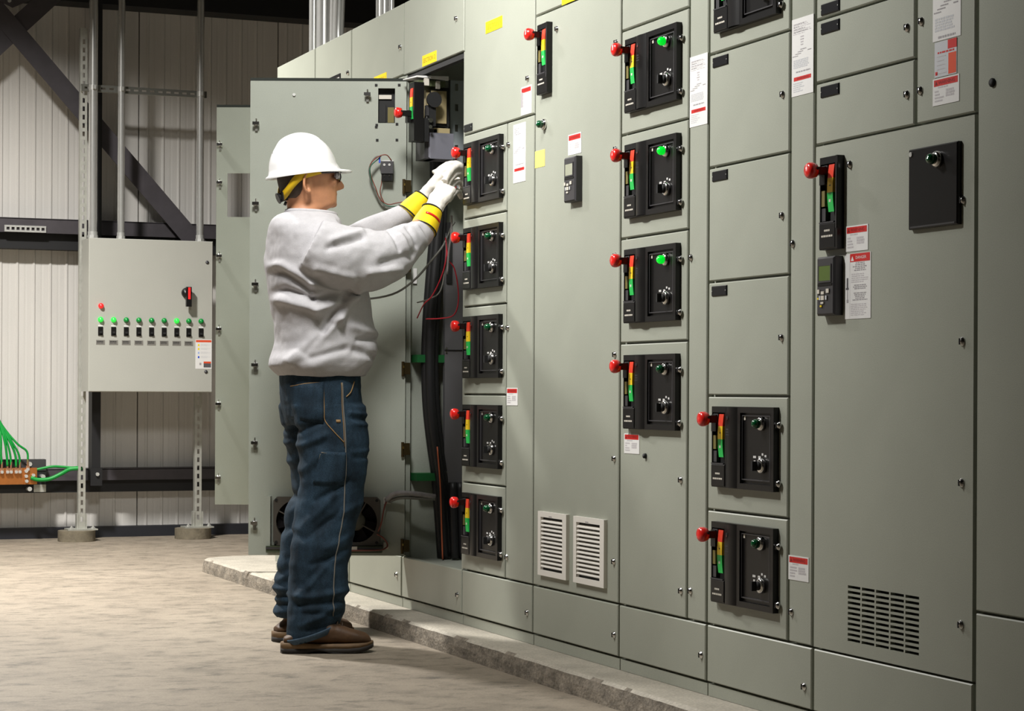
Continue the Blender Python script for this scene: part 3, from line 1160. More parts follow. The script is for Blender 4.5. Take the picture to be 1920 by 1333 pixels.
# --- tenth, at the picture's edge
cab, base = cabinet(E[10], E[9], 'nearest cabinet, a plain panel with one small black plug')
cab.children
for o in list(cab.children):
    if o.name.startswith('base_cover'):
        bpy.data.objects.remove(o)
door(cab, E[10], E[9], PLZ, 0.429, 'base_cover')
d = door(cab, E[10], E[9], 0.429, TOP, 'door')
put('plug', MB().rev((0, 0, 0), (-1, 0, 0), [(0, 0.010), (0.004, 0.010), (0.007, 0.007), (0.008, 0.0)], BLACKM, 14), d, (0, 3.842, 1.603))
# ------------------------------------------------------------------ the two open doors
DANG = PI / 2 - 0.392807          # both stand open well past square to the row


def stud_mesh():
    """quarter-turn catch on the inner face of a door"""
    g = MB()
    g.rev((0, 0, 0), (-1, 0, 0), [(0, 0.012), (0.003, 0.012), (0.004, 0.007), (0.022, 0.007), (0.023, 0.0)], ZINC, 12)
    g.box(-0.030, -0.020, -0.013, 0.013, -0.006, 0.006, CHROME)
    g.cyl((-0.01, 0, 0.004), (-0.01, 0, 0.02), 0.003, CHROME, n=8)
    g.box(-0.010, 0, -0.005, 0.005, -0.028, -0.006, GYWIRE)  # grey bar stands in for the shadow below the pin
    return g


STUD = stud_mesh().mesh('catch')


def swung_door(cab, hinge, w, z0, z1, holes):
    g = MB()
    g.slab(0, 0.004, 0.0, w, z0, z1, holes, PAINTIN)
    g.box(0.004, 0.028, w - 0.004, w, z0, z1, PAINTIN)
    g.box(0.004, 0.028, 0, 0.004, z0, z1, PAINTIN)
    g.box(0.004, 0.028, 0.004, w - 0.004, z1 - 0.004, z1, PAINTIN)
    g.box(0.004, 0.028, 0.004, w - 0.004, z0, z0 + 0.004, PAINTIN)
    g.box(0.0, 0.028, 0.0, w, z1 + 0.0, z1 + 0.012, mat('door_gasket', (0.02, 0.025, 0.02), 0.8))
    return put('door', g, cab, (hinge[0], hinge[1], 0), rot=(0, 0, DANG))


CAB1 = [o for o in bpy.data.objects if o.get('label', '').startswith('farthest')][0]
d2 = swung_door(CAB1, (-0.004, 9.397), 0.314, 0.383, 2.238, [(0.10, 0.262, 1.726, 1.930)])
d2['label'] = 'narrow open door with square cutout'
for z in (2.062, 1.885, 1.543, 1.202, 0.853, 0.509):
    put('catch', STUD, d2, (0, 0.296, z), local=True)

D1 = swung_door(CAB4, (-0.004, 7.69), 0.611, 0.272, 2.128, [(0.045, 0.111, 1.965, 2.101)])
D1['label'] = 'tall door swung wide open, inner face with fans'
for z in (1.959, 1.646, 1.331, 1.016, 0.712, 0.399):
    put('catch', STUD, D1, (0, 0.586, z), local=True)
put('catch', STUD, D1, (0, 0.152, 2.075), local=True)
scm = MB().box(-0.003, 0, -0.005, 0.005, -0.0045, 0.0045, BLACKM).mesh('screw_head')
for s, z in ((0.119, 2.113), (0.029, 2.114), (0.116, 1.957), (0.037, 1.961), (0.114, 1.898), (0.037, 1.899), (0.118, 1.949)):
    put('screw_head', scm, D1, (0, s, z), local=True)
put('screw', MB().cyl((0, 0, 0), (-0.006, 0, 0), 0.006, ZINC, n=10), D1, (0, 0.44, 2.074), local=True)
g = MB()
g.box(0.03, 0.075, 0.030, 0.126, 1.95, 2.116, BLACKM)
g.box(0.026, 0.03, 0.050, 0.075, 1.97, 2.03, OLIVE)
g.box(0.022, 0.030, 0.060, 0.110, 2.062, 2.078, KEYW)
g.box(0.020, 0.030, 0.082, 0.108, 1.97, 2.04, BLACKM)
put('operator_box', g, D1, (0, 0, 0), local=True)
# back of a pilot device with its loop of wires
g = MB()
g.box(-0.045, 0, -0.024, 0.024, -0.022, 0.026, DARKGR)
g.box(-0.040, 0, -0.021, 0.021, -0.050, -0.022, BLACK)
g.box(-0.030, -0.002, -0.024, 0.022, 0.026, 0.031, WHITE)
for yy in (-0.01, 0.01):
    g.cyl((-0.045, yy, 0.012), (-0.047, yy, 0.012), 0.005, ZINC, n=8)
    g.cyl((-0.040, yy, -0.03), (-0.042, yy, -0.03), 0.004, CHROME, n=8)
g.box(-0.04, -0.03, 0.026, 0.032, 0.02, 0.042, BLUE)
put('pilot_device', g, D1, (0, 0.073, 1.785), local=True)


def wires_on_door(pts, r, mt, name='wire'):
    put(name, MB().tube([(x, s, z) for x, s, z in pts], r, mt, 8), D1, (0, 0, 0), local=True)


wires_on_door([(-0.03, 0.056, 1.815), (-0.045, 0.075, 1.835), (-0.05, 0.105, 1.828), (-0.05, 0.135, 1.80), (-0.04, 0.137, 1.76), (-0.03, 0.118, 1.71), (-0.025, 0.10, 1.665), (-0.02, 0.07, 1.645), (-0.015, 0.04, 1.65), (-0.01, -0.01, 1.66)], 0.0022, WIREBR)
wires_on_door([(-0.04, 0.096, 1.83), (-0.05, 0.118, 1.825), (-0.045, 0.140, 1.79), (-0.04, 0.141, 1.755), (-0.03, 0.121, 1.70), (-0.025, 0.098, 1.655), (-0.02, 0.07, 1.634), (-0.015, 0.035, 1.632), (-0.01, -0.01, 1.645)], 0.0026, GYWIRE)
wires_on_door([(-0.04, 0.105, 1.822), (-0.05, 0.138, 1.785), (-0.035, 0.130, 1.725), (-0.025, 0.108, 1.68), (-0.02, 0.08, 1.642), (-0.015, 0.03, 1.637), (-0.01, -0.01, 1.64)], 0.0022, mat('dark_green_wire', (0.02, 0.12, 0.07), 0.5))
wires_on_door([(-0.04, 0.092, 1.77), (-0.03, 0.094, 1.73), (-0.025, 0.10, 1.69), (-0.02, 0.085, 1.652)], 0.002, WIREBR)
# fan tray low on the door: two axial fans in one tray
FANM = mat('fan_frame', (0.075, 0.066, 0.055), 0.5)
FANMESH = mat('fan_black', (0.008, 0.007, 0.008), 0.8, spec=0.1)
HUB = mat('fan_hub', (0.075, 0.072, 0.05), 0.6)
g = MB()
g.box(-0.062, 0, 0.085, 0.535, 0.287, 0.312, mat('tray_green_grey', (0.06, 0.075, 0.04), 0.5))
g.box(-0.066, -0.062, 0.085, 0.535, 0.300, 0.308, DARKGR)
g.box(-0.070, -0.0, 0.18, 0.215, 0.296, 0.312, KEYW)
g.box(-0.050, 0, 0.52, 0.535, 0.312, 0.504, PAINTIN)
put('fan_tray', g, D1, (0, 0, 0), local=True)
for sc in (0.188, 0.415):
    g = MB()
    R0 = 0.083
    hw = 0.094
    n = 40
    vs, fs = [], []
    for i in range(n):
        t = 2 * PI * (i + 0.5) / n
        cx, cz = math.cos(t), math.sin(t)
        k = hw / max(abs(cx), abs(cz))
        vs += [(-0.045, R0 * cx, R0 * cz), (-0.045, k * cx, k * cz), (-0.004, R0 * cx, R0 * cz), (-0.004, k * cx, k * cz)]
    for i in range(n):
        j = (i + 1) % n
        fs += [(4 * i, 4 * j, 4 * j + 1, 4 * i + 1), (4 * i, 4 * i + 2, 4 * j + 2, 4 * j), (4 * i + 1, 4 * j + 1, 4 * j + 3, 4 * i + 3)]
    g.add(vs, fs, FANM)
    g.cyl((-0.006, 0, 0), (-0.003, 0, 0), R0, FANMESH, n=30)
    for q in range(4):
        a = q * PI / 2 + 0.5
        g.cyl((-0.041, 0.03 * math.cos(a), 0.03 * math.sin(a)), (-0.041, R0 * math.cos(a), R0 * math.sin(a)), 0.003, FANM, n=6)
    for q in range(4):
        g.cyl((-0.045, (1 if q % 2 else -1) * 0.082, (1 if q // 2 else -1) * 0.082), (-0.048, (1 if q % 2 else -1) * 0.082, (1 if q // 2 else -1) * 0.082), 0.006, BLACKM, n=8)
    put('fan_frame', g, D1, (0, sc, 0.408), local=True)
    put('fan_hub', MB().rev((0, 0, 0), (-1, 0, 0), [(0.004, 0.037), (0.030, 0.037), (0.036, 0.033), (0.037, 0.0)], HUB, 24), D1, (0, sc, 0.408), local=True)
    for q in range(7):
        a = 2 * PI * q / 7
        u = Vector((0, math.cos(a), math.sin(a)))
        v = Vector((0, -math.sin(a), math.cos(a)))
        vs = []
        for r, tw, wd in ((0.034, 0.014, 0.018), (0.056, 0.011, 0.025), (0.079, 0.008, 0.030)):
            c = u * r
            vs += [c - v * wd + Vector((-0.018 - tw, 0, 0)), c + v * wd + Vector((-0.018 + tw, 0, 0))]
        put('fan_blade', MB().add(vs, [(0, 1, 3, 2), (2, 3, 5, 4)], FANMESH, True), D1, (0, sc, 0.408), local=True)
g = MB()
g.box(-0.012, 0, 0.055, 0.082, 0.475, 0.500, KEYW)
g.box(-0.020, 0, 0.062, 0.080, 0.300, 0.325, KEYW)
put('cable_tie_base', g, D1, (0, 0, 0), local=True)
wires_on_door([(-0.05, 0.10, 0.37), (-0.055, 0.088, 0.40), (-0.03, 0.078, 0.46), (-0.02, 0.065, 0.495), (-0.03, 0.05, 0.512), (-0.04, 0.02, 0.52)], 0.003, WIREBR)
wires_on_door([(-0.05, 0.105, 0.36), (-0.05, 0.080, 0.345), (-0.03, 0.066, 0.322), (-0.04, 0.070, 0.306), (-0.068, 0.11, 0.298), (-0.068, 0.30, 0.297), (-0.068, 0.45, 0.297)], 0.003, WIREBR)
wires_on_door([(-0.02, 0.07, 0.49), (-0.035, 0.045, 0.512), (-0.045, 0.01, 0.520), (-0.04, -0.05, 0.516), (-0.02, -0.12, 0.505)], 0.010, SHEATH, 'sheathed_cable')
wires_on_door([(-0.02, 0.06, 0.485), (-0.03, 0.03, 0.498), (-0.04, 0.0, 0.502), (-0.035, -0.05, 0.500), (-0.02, -0.12, 0.496)], 0.007, GYWIRE, 'sheathed_cable')

# ------------------------------------------------------------------ inside the open bay
for z in (1.715, 1.4025, 1.002, 0.687, 0.308):
    g = MB()
    g.box(-0.012, 0.012, -0.012, 0.022, -0.02, 0.026, BRASS)
    g.cyl((-0.014, 0.0, -0.028), (-0.014, 0.0, 0.03), 0.006, BRASS, n=10)
    g.box(-0.016, -0.010, -0.010, -0.002, 0.004, 0.013, mat('brass_pin', (0.7, 0.5, 0.15), 0.3, metal=1.0))
    put('hinge', g, CAB4, (0, 7.688, z))
g = MB()
z = 0.40
k = 0
while z < 2.08:
    for q in range(3):
        g.box(0.0028, 0.0042, 7.709, 7.714, z + q * 0.016, z + q * 0.016 + 0.006, BLACKM)
    if k % 2:
        g.box(0.0025, 0.0042, 7.7065, 7.709, z + 0.06, z + 0.085, BLACKM)
    z += 0.104
    k += 1
put('frame_slots', g, CAB4, (0, 0, 0))
for z in (1.044, 0.58):
    put('support_bar', MB().box(0.035, 0.30, 7.66, 7.732, z - 0.015, z + 0.015, GBARG), CAB4, (0, 0, 0))['label'] = 'green support bar'
g = MB()
g.box(0.148, 0.45, 7.655, 7.675, 0.555, 1.538, PLATEGR)
g.box(0.147, 0.45, 7.652, 7.656, 1.076, 1.080, BLACKM)
g.box(0.152, 0.175, 7.649, 7.656, 1.34, 1.58, BLACKM)
for z in (1.07, 1.085, 0.60, 1.49):
    g.cyl((0.154, 7.655, z), (0.154, 7.651, z), 0.004, CHROME, n=8)
put('unit_plate', g, CAB4, (0, 0, 0))
RAILB = mat('lit_rail_zinc', (0.42, 0.47, 0.49), 0.5, metal=0.2)  # pale bluish tone paints in light that misses this rail
g = MB()
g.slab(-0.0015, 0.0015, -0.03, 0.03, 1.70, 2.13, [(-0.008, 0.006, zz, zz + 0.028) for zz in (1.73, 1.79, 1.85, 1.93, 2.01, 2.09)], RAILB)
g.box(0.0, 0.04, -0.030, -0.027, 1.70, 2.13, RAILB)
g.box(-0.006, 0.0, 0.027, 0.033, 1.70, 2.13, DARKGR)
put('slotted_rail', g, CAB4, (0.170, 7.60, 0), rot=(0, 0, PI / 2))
put('side_panel', MB().box(0.21, 0.40, 7.62, 7.63, 1.72, 2.13, BLACKM), CAB4, (0, 0, 0))
put('white_tag', MB().box(0.04, 0.055, 7.725, 7.729, 1.34, 1.40, WHITE).box(0.205, 0.222, 7.58, 7.59, 1.90, 1.935, WHITE), CAB4, (0, 0, 0))
# breaker and operator at the top of the bay
put('breaker_housing', MB().box(-0.034, 0.006, -0.03, 0.03, -0.11, 0.115, BLACK).box(0.006, 0.03, -0.02, 0.03, -0.11, -0.02, BLACKM).box(0.03, 0.055, -0.03, 0.03, -0.05, 0.02, BLACKM)
    .box(0.02, 0.05, -0.02, 0.0, -0.01, 0.03, DARKGR).cyl((0.03, -0.032, -0.03), (0.03, -0.042, -0.03), 0.009, CHROME, n=10)
    .cyl((0.03, -0.032, -0.055), (0.03, -0.040, -0.055), 0.007, CHROME, n=10)
    .cyl((0.045, -0.03, 0.05), (0.045, -0.04, 0.05), 0.03, BLACKM, n=16), CAB4, (-0.012, 7.515, 1.982))
put('breaker_block', MB().box(0.03, 0.115, 0.0, 0.09, -0.04, 0.085, TAN).box(0.06, 0.125, -0.01, 0.09, -0.10, -0.06, TAN).box(0.075, 0.13, 0.01, 0.1, -0.05, 0.10, BLACKM)
    .box(0.045, 0.05, -0.002, 0.0, -0.04, 0.085, BLACKM), CAB4, (-0.012, 7.53, 1.99))
put('terminal_block', MB().box(-0.02, 0.09, -0.02, 0.08, 0, 0.022, mat('terminal_green', (0.09, 0.11, 0.05), 0.5)).box(0.0, 0.02, -0.03, -0.02, 0, 0.03, KEYW).box(0.05, 0.065, -0.03, -0.02, -0.01, 0.02, KEYW), CAB4, (0.0, 7.53, 2.088))
put('insulating_flap', MB().add([(-0.03, 7.50, 2.118), (0.10, 7.50, 2.112), (0.10, 7.66, 2.128), (-0.03, 7.66, 2.128), (-0.03, 7.50, 2.124), (0.10, 7.50, 2.128), (0.10, 7.66, 2.131), (-0.03, 7.66, 2.131)],
    [(0, 1, 2, 3), (7, 6, 5, 4), (0, 4, 5, 1), (1, 5, 6, 2), (2, 6, 7, 3), (3, 7, 4, 0)], WHITE), CAB4, (0, 0, 0))
put('starter_box', MB().cham(-0.045, 0.055, -0.05, 0.05, -0.055, 0.045, 0.006, UNITGR).box(-0.06, -0.01, -0.04, 0.06, -0.055, 0.06, DARKGR), CAB4, (0.07, 7.56, 1.865))
put('indicator_strip', M_STRIP, CAB4, (-0.030, 7.512, 2.015))
put('handle_lever', M_LEVER, CAB4, (-0.044, 7.515, 1.978))
put('handle_knob', M_KNOB, CAB4, (-0.086, 7.515, 1.980))['label'] = 'glossy red operating knob'


def bay_cable(pts, r, mt, name, rr=None):
    return put(name, MB().tube(pts, r, mt, 10, rr), CAB4, (0, 0, 0))


for q, (ox, oy) in enumerate(((0, 0), (0.022, 0.018), (-0.006, 0.03))):
    bay_cable([(0.115 + ox, 7.65 + oy, 1.86), (0.118 + ox, 7.65 + oy, 1.60), (0.10 + ox, 7.65 + oy, 1.36), (0.088 + ox, 7.65 + oy, 1.19), (0.084 + ox, 7.65 + oy, 1.02),
               (0.09 + ox, 7.65 + oy, 0.86), (0.108 + ox, 7.65 + oy, 0.71), (0.128 + ox, 7.65 + oy, 0.58), (0.142 + ox, 7.65 + oy, 0.42), (0.155 + ox, 7.65 + oy, 0.262)], 0.019, BWIRE, 'black_cable')
for q in range(3):
    bay_cable([(0.17 + q * 0.03, 7.62, 0.56), (0.172 + q * 0.03, 7.61, 0.42), (0.175 + q * 0.03, 7.60, 0.262)], 0.016, BWIRE, 'black_cable')
bay_cable([(0.205, 7.55, 0.50), (0.206, 7.55, 0.34), (0.208, 7.55, 0.262)], 0.009, SHEATH, 'sheathed_cable')
bay_cable([(0.105, 7.62, 0.70), (0.118, 7.62, 0.55), (0.124, 7.62, 0.40), (0.122, 7.60, 0.262)], 0.003, mat('orange_wire', (0.5, 0.12, 0.05), 0.5), 'wire')
bay_cable([(0.06, 7.42, 1.50), (0.064, 7.40, 1.42), (0.088, 7.40, 1.385), (0.103, 7.40, 1.32), (0.105, 7.40, 1.25), (0.092, 7.42, 1.205), (0.06, 7.48, 1.195), (0.03, 7.55, 1.195)], 0.0025, RWIRE, 'red_wire')
bay_cable([(0.07, 7.44, 1.50), (0.062, 7.42, 1.42), (0.05, 7.44, 1.35), (0.028, 7.48, 1.28), (0.01, 7.52, 1.25), (0.012, 7.60, 1.20)], 0.0025, RWIRE, 'red_wire')
bay_cable([(0.17, 7.60, 1.84), (0.168, 7.60, 1.77), (0.16, 7.58, 1.70)], 0.004, RWIRE, 'red_wire')
bay_cable([(-0.30, 7.72, 1.30), (-0.22, 7.62, 1.27), (-0.12, 7.52, 1.285), (-0.05, 7.46, 1.34), (0.01, 7.42, 1.42), (0.05, 7.42, 1.47), (0.08, 7.42, 1.53)], 0.0042, GYWIRE, 'grey_wire')
bay_cable([(-0.31, 7.75, 1.30), (-0.27, 7.72, 1.275), (-0.23, 7.73, 1.25)], 0.0042, GYWIRE, 'grey_wire')
bay_cable([(0.012, 7.60, 1.26), (0.03, 7.52, 1.27), (0.055, 7.46, 1.30), (0.065, 7.43, 1.40), (0.075, 7.42, 1.52), (0.09, 7.40, 1.56)], 0.003, GYWIRE, 'grey_wire')
bay_cable([(0.062, 7.36, 1.58), (0.06, 7.36, 1.51), (0.058, 7.38, 1.44), (0.06, 7.40, 1.36)], 0.004, SHEATH, 'grey_wire')

# ------------------------------------------------------------------ conduits above the row
for k, (y, r, lean, lab) in enumerate(((9.33, 0.023, 0.0, 'farthest bright conduit rising from the cabinet tops'), (9.17, 0.036, 0.0, 'thickest bright conduit rising from the cabinet tops'),
                                       (9.02, 0.020, 0.03, 'thin conduit leaning beside the thick bright one above the cabinets'), (8.955, 0.026, 0.10, 'shaded bent conduit, most leaning of its cluster above the cabinets'),
                                       (8.385, 0.016, 0.0, 'first of the three thin conduits above the cabinets near the section labels'), (8.32, 0.018, 0.0, 'middle of the three thin conduits above the cabinets near the section labels'),
                                       (8.23, 0.012, 0.0, 'last and thinnest of the three conduits above the cabinets near the section labels'))):
    g = MB()
    g.tube([(0.12, y, TOP + 0.001), (0.12, y, TOP + 0.12), (0.12, y - lean * 0.25, TOP + 0.35), (0.12, y - lean * 0.7, TOP + 0.7), (0.12, y - lean * 1.2, TOP + 1.2), (0.12, y - lean * 1.8, 4.95)], r, EMT, 16)
    g.cyl((0.12, y, TOP + 0.001), (0.12, y, TOP + 0.03), r * 1.3, ZINC, n=16)
    put('conduit', g, label=lab, cat='conduit', group='conduits rising from the cabinets')

# ------------------------------------------------------------------ control box on its stand by the back wall
BX, BZ = 0.0555, 0.906
box = thing('control_box', (BX, 12.42, BZ), 'pale grey control box on steel posts, row of nine green lamps across it', 'control box', rot=(0, 0, PI / 2))
BXW, BXH = 0.376, 0.915
g = MB()
g.box(0.018, 0.222, -BXW, BXW, 0, BXH, BOXP)
put('enclosure', g, box, (0, 0, 0), local=True)
bd = put('box_door', MB().cham(0, 0.018, -BXW - 0.001, BXW + 0.001, -0.002, BXH + 0.001, 0.004, BOXP), box, (0, 0, 0), local=True)
capm = {}
for mt in (GBTN, GBTNON, REDLIT):
    capm[mt.name] = MB().rev((0, 0, 0), (-1, 0, 0), [(0, 0.0165), (0.004, 0.0165), (0.005, 0.0145), (0.016, 0.0135), (0.021, 0.009), (0.022, 0.0)], mt, 16).mesh('indicator_lamp')
put('indicator_lamp', capm[REDLIT.name], bd, (0, 0.3045, 0.511), local=True)['label'] = 'small red lamp'
tg = MB()
tg.cham(-0.007, 0, -0.0145, 0.0145, -0.027, 0.025, 0.003, BLACK)
tg.box(-0.018, -0.006, -0.007, 0.007, -0.014, -0.002, BLACKM)
tg.quad(-0.0006, -0.0145, 0.0145, 0.028, 0.036, WHITE)
tgm = tg.mesh('toggle_switch')
pg = MB()
pg.box(-0.0018, 0, -0.026, 0.026, -0.0135, 0.0135, mat('tag_grey', (0.20, 0.19, 0.17), 0.5))
lines(pg, -0.0021, -0.021, 0.021, 0.001, 0.008, 1, BLACKM, 0.9, 0.8, 5)
lines(pg, -0.0021, -0.021, 0.021, -0.008, -0.002, 1, BLACKM, 0.7, 0.6, 6)
pgm = pg.mesh('name_tag')
for k, X in enumerate((-0.251, -0.173, -0.097, -0.021, 0.056, 0.133, 0.210, 0.284, 0.360)):
    on = k in (0, 1, 6)
    o = put('indicator_lamp', capm[GBTNON.name if on else GBTN.name], bd, (0, BX - X, 0.429), local=True)
    o['label'] = 'bright green lamp' if on else 'dim green lamp'
    put('toggle_switch', tgm, bd, (0, BX - X, 0.361), local=True)
    if k < 8:
        put('name_tag', pgm, bd, (0, BX - X, 0.294), local=True)
g = MB()
g.rev((0, 0, 0), (-1, 0, 0), [(0, 0.032), (0.012, 0.032), (0.030, 0.027), (0.032, 0.0)], BLACK, 20)
g.box(-0.052, -0.028, -0.020, 0.012, -0.085, 0.034, BLACK)
g.box(-0.054, -0.052, -0.012, 0.002, -0.040, 0.030, REDLIT)  # red bar glows with the lamp material, though it is no lamp
put('rotary_switch', g, bd, (0, -0.214, 0.600), local=True)['label'] = 'black rotary switch with red bar'
g = plate(0.101, 0.178, WHITE)
x = -0.0015
g.quad(x, -0.048, 0.048, 0.073, 0.086, LORANGE)
for zz, mt in ((0.055, LYEL), (0.032, LYEL), (0.008, mat('pale_blue_mark', (0.35, 0.45, 0.75), 0.5)), (-0.018, BLUE)):
    g.quad(x, 0.026, 0.036, zz - 0.006, zz + 0.006, mt)
    lines(g, x, -0.042, 0.018, zz - 0.007, zz + 0.007, 3, WHITEG, 0.4, 0.6, 8)
g.quad(x, 0.014, 0.026, -0.066, -0.052, LTXT)
g.quad(x, -0.046, 0.0, -0.080, -0.055, LTXTD)
g.quad(x, -0.046, 0.0, -0.055, -0.044, LORANGE)
put('safety_sticker', g, bd, (0, -0.3215, 0.229), local=True)
sc_ = MB().rev((0, 0, 0), (-1, 0, 0), [(0, 0.011), (0.004, 0.010), (0.005, 0.0)], DARKGR, 12).mesh('lock_screw')
put('lock_screw', sc_, bd, (0, -0.3415, 0.788), local=True)
put('lock_screw', sc_, bd, (0, -0.3365, 0.123), local=True)


STRUTD = mat('shaded_strut_steel', (0.16, 0.16, 0.14), 0.5, metal=0.5)  # darker copy of the strut steel, paints shade onto the crossbar face


def strut_post(X, z1, label):
    t = thing('strut_post', (X, 12.665, 0.066), label, 'steel post', 'slotted posts carrying the control box', rot=(0, 0, PI / 2))
    g = MB()
    h = z1 - 0.066
    holes = []
    z = 0.05
    while z < h - 0.05:
        holes.append((-0.007, 0.007, round(z, 4), round(z + 0.029, 4)))
        z += 0.0508
    g.slab(0, 0.0027, -0.0215, 0.0215, 0.0, h, holes, STRUT)
    g.box(0.0027, 0.041, -0.0215, -0.0188, 0, h, STRUT)
    g.box(0.0027, 0.041, 0.0188, 0.0215, 0, h, STRUT)
    put('channel', g, t, (0, 0, 0), local=True)
    b = MB()
    b.box(-0.045, 0.085, -0.09, 0.09, -0.0005, 0.008, STRUT)
    b.box(-0.006, 0.045, 0.0225, 0.031, 0.008, 0.10, STRUT)
    b.box(-0.006, 0.045, -0.031, -0.0225, 0.008, 0.10, STRUT)
    bp_ = put('base_plate', b, t, (0, 0, 0), local=True)
    for s in (-0.065, 0.065):
        put('anchor_bolt', MB().cyl((0, 0, 0), (0, 0, 0.010), 0.012, ZINC, n=6, smooth=False).cyl((0, 0, 0.01), (0, 0, 0.02), 0.006, ZINC, n=8), bp_, (-0.02, s, 0.008), local=True)
    return t


strut_post(-0.310, 3.11, 'tall slotted steel post rising past the control box beside a conduit')
strut_post(0.408, 1.80, 'short slotted steel post under the control box near the open doors')
FOOT = mat('footing_concrete', (0.17, 0.145, 0.10), 0.85, var=0.3, vscale=20, bump=0.5, bscale=60)
for X, lab in ((-0.345, 'round concrete footing under the tall slotted post'), (0.372, 'round concrete footing under the short slotted post, near the open doors')):
    g = MB()
    g.cyl((X, 12.645, 0.0), (X, 12.645, 0.0655), 0.112, FOOT, n=12)
    put('concrete_footing', g, label=lab, cat='footing', group='concrete footings under the posts')
g = MB()
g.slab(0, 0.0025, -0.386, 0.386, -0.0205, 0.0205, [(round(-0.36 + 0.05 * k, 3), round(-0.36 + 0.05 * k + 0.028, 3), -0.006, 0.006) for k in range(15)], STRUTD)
g.box(0.0025, 0.03, -0.386, 0.386, 0.018, 0.0205, STRUT)
g.box(0.0025, 0.03, -0.386, 0.386, -0.0205, -0.018, STRUT)
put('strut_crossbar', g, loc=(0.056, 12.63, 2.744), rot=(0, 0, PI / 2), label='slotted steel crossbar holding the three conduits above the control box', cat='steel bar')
for X, r, lab in ((-0.266, 0.0265, 'conduit next to the tall slotted post above the control box'), (-0.095, 0.0215, 'middle of the three conduits above the control box'), (0.394, 0.0225, 'conduit above the control box nearest the open doors')):
    t = thing('conduit', (X, 12.595, BZ + BXH), lab, 'conduit', 'conduits above the control box')
    put('pipe', MB().cyl((0, 0, 0.0), (0, 0, 3.05), r, EMT, n=20), t, (0, 0, 0), local=True)
    g = MB()
    g.cyl((0, 0, 0), (0, 0, 0.05), r * 1.12, ZINC, n=16)
    g.cyl((0, 0, 0.012), (0, 0, 0.028), r * 1.25, ZINC, n=8, smooth=False)
    put('connector', g, t, (0, 0, 0), local=True)
    put('clamp', MB().cyl((0, 0, 0.905), (0, 0, 0.935), r * 1.06, ZINC, n=16).box(-r * 0.35, r * 0.35, -r * 1.5, -r * 0.9, 0.908, 0.932, ZINC), t, (0, 0, 0), local=True)

g = MB()
g.slab(0, 0.003, -0.25, 0.0, -0.02, 0.02, [(round(-0.24 + 0.03 * k, 3), round(-0.24 + 0.03 * k + 0.018, 3), -0.009, 0.009) for k in range(8)], ZINC)
g.box(0.003, 0.0115, -0.25, 0.0, 0.016, 0.02, ZINC)
put('slotted_rail', g, loc=(-0.752, 12.838, 1.893), rot=(0, 0, PI / 2), label='short slotted zinc rail fixed to the dark wall beam', cat='steel rail')

# ------------------------------------------------------------------ copper ground bar with green cables
t = thing('ground_bar', (-0.75, 12.72, 0.394), 'copper ground bar with bolted green cables low on the back wall', 'ground bar')
g = MB()
g.box(-0.45, 0.178, -0.004, 0.004, -0.05, 0.05, COPPER)
cop = put('copper_strip', g, t, (0, 0, 0), local=True)
put('end_lug_strip', MB().box(0.10, 0.178, -0.010, -0.0045, -0.05, 0.045, COPPER), t, (0, 0, 0), local=True)
put('backing_plate', MB().box(-0.45, 0.243, 0.06, 0.128, -0.105, 0.098, STEELB).box(0.06, 0.243, 0.055, 0.06, 0.03, 0.098, DARKGR).box(0.17, 0.243, 0.055, 0.06, -0.10, -0.055, STRUT), t, (0, 0, 0), local=True)
for x, z in ((0.135, 0.072), (0.135, -0.078), (0.215, -0.005)):
    put('insulator', MB().cyl((0, 0, 0), (0, 0.072, 0), 0.014, ZINC, n=8, smooth=False), t, (x, -0.012, z), local=True)
for x, z in ((0.155, 0.005), (0.112, 0.03), (0.112, 0.0), (0.115, -0.03)):
    put('bolt', MB().cyl((0, 0, 0), (0, -0.018, 0), 0.011, ZINC, n=6, smooth=False), t, (x, -0.008, z), local=True)
WT = [(-0.781, 0.477), (-0.748, 0.474), (-0.727, 0.470), (-0.697, 0.468), (-0.675, 0.467), (-0.815, 0.475), (-0.628, 0.487)]
gg = 'green ground cables fanning down to the copper bar'
for k, (X, Z) in enumerate(WT):
    zb_ = 0.425 if k < 6 else 0.44
    put('cable_lug', MB().cyl((0, 0, 0.01), (0, 0, 0.05), 0.007, LUG, n=10).box(-0.011, 0.011, -0.004, 0.004, -0.02, 0.012, LUG).cyl((0, 0, -0.01), (0, -0.012, -0.01), 0.010, ZINC, n=6, smooth=False), t, (X + 0.75, -0.013, zb_ - 0.394 + 0.005), local=True)
    top = (-0.86 - 0.01 * k, 12.74, 0.86 + 0.012 * k)
    mid = [(-0.80 + (X + 0.80) * 0.12, 12.72, 0.70 + 0.01 * (k % 3)), (-0.80 + (X + 0.80) * 0.62, 12.70, 0.615 - 0.004 * k), (X - 0.006, 12.705, Z + 0.055)]
    put('ground_cable', MB().tube([(-1.30 - 0.012 * k, 12.83, 1.80), (-1.10, 12.79, 1.22), top] + mid + [(X, 12.707, Z - 0.02)], 0.0075 if k % 2 else 0.0065, GWIRE, 8),
        label=['thin green cable bolted to the copper bar, just inside the picture edge', 'second green cable fanning onto the copper bar', 'third green cable fanning onto the copper bar', 'fourth green cable fanning onto the copper bar',
               'fifth green cable fanning onto the copper bar', 'green cable of the fan cut off by the picture edge', 'outermost green cable arching onto the end of the copper bar'][k], cat='cable', group=gg)
put('ground_cable', MB().tube([(-0.61, 12.70, 0.385), (-0.57, 12.695, 0.372), (-0.50, 12.69, 0.376), (-0.43, 12.69, 0.407), (-0.38, 12.70, 0.432), (-0.335, 12.69, 0.438), (-0.305, 12.69, 0.438)], 0.012, GWIRE, 10),
    label='thick green cable running from the copper bar end towards the post', cat='cable', group='green cables leaving the bar end')
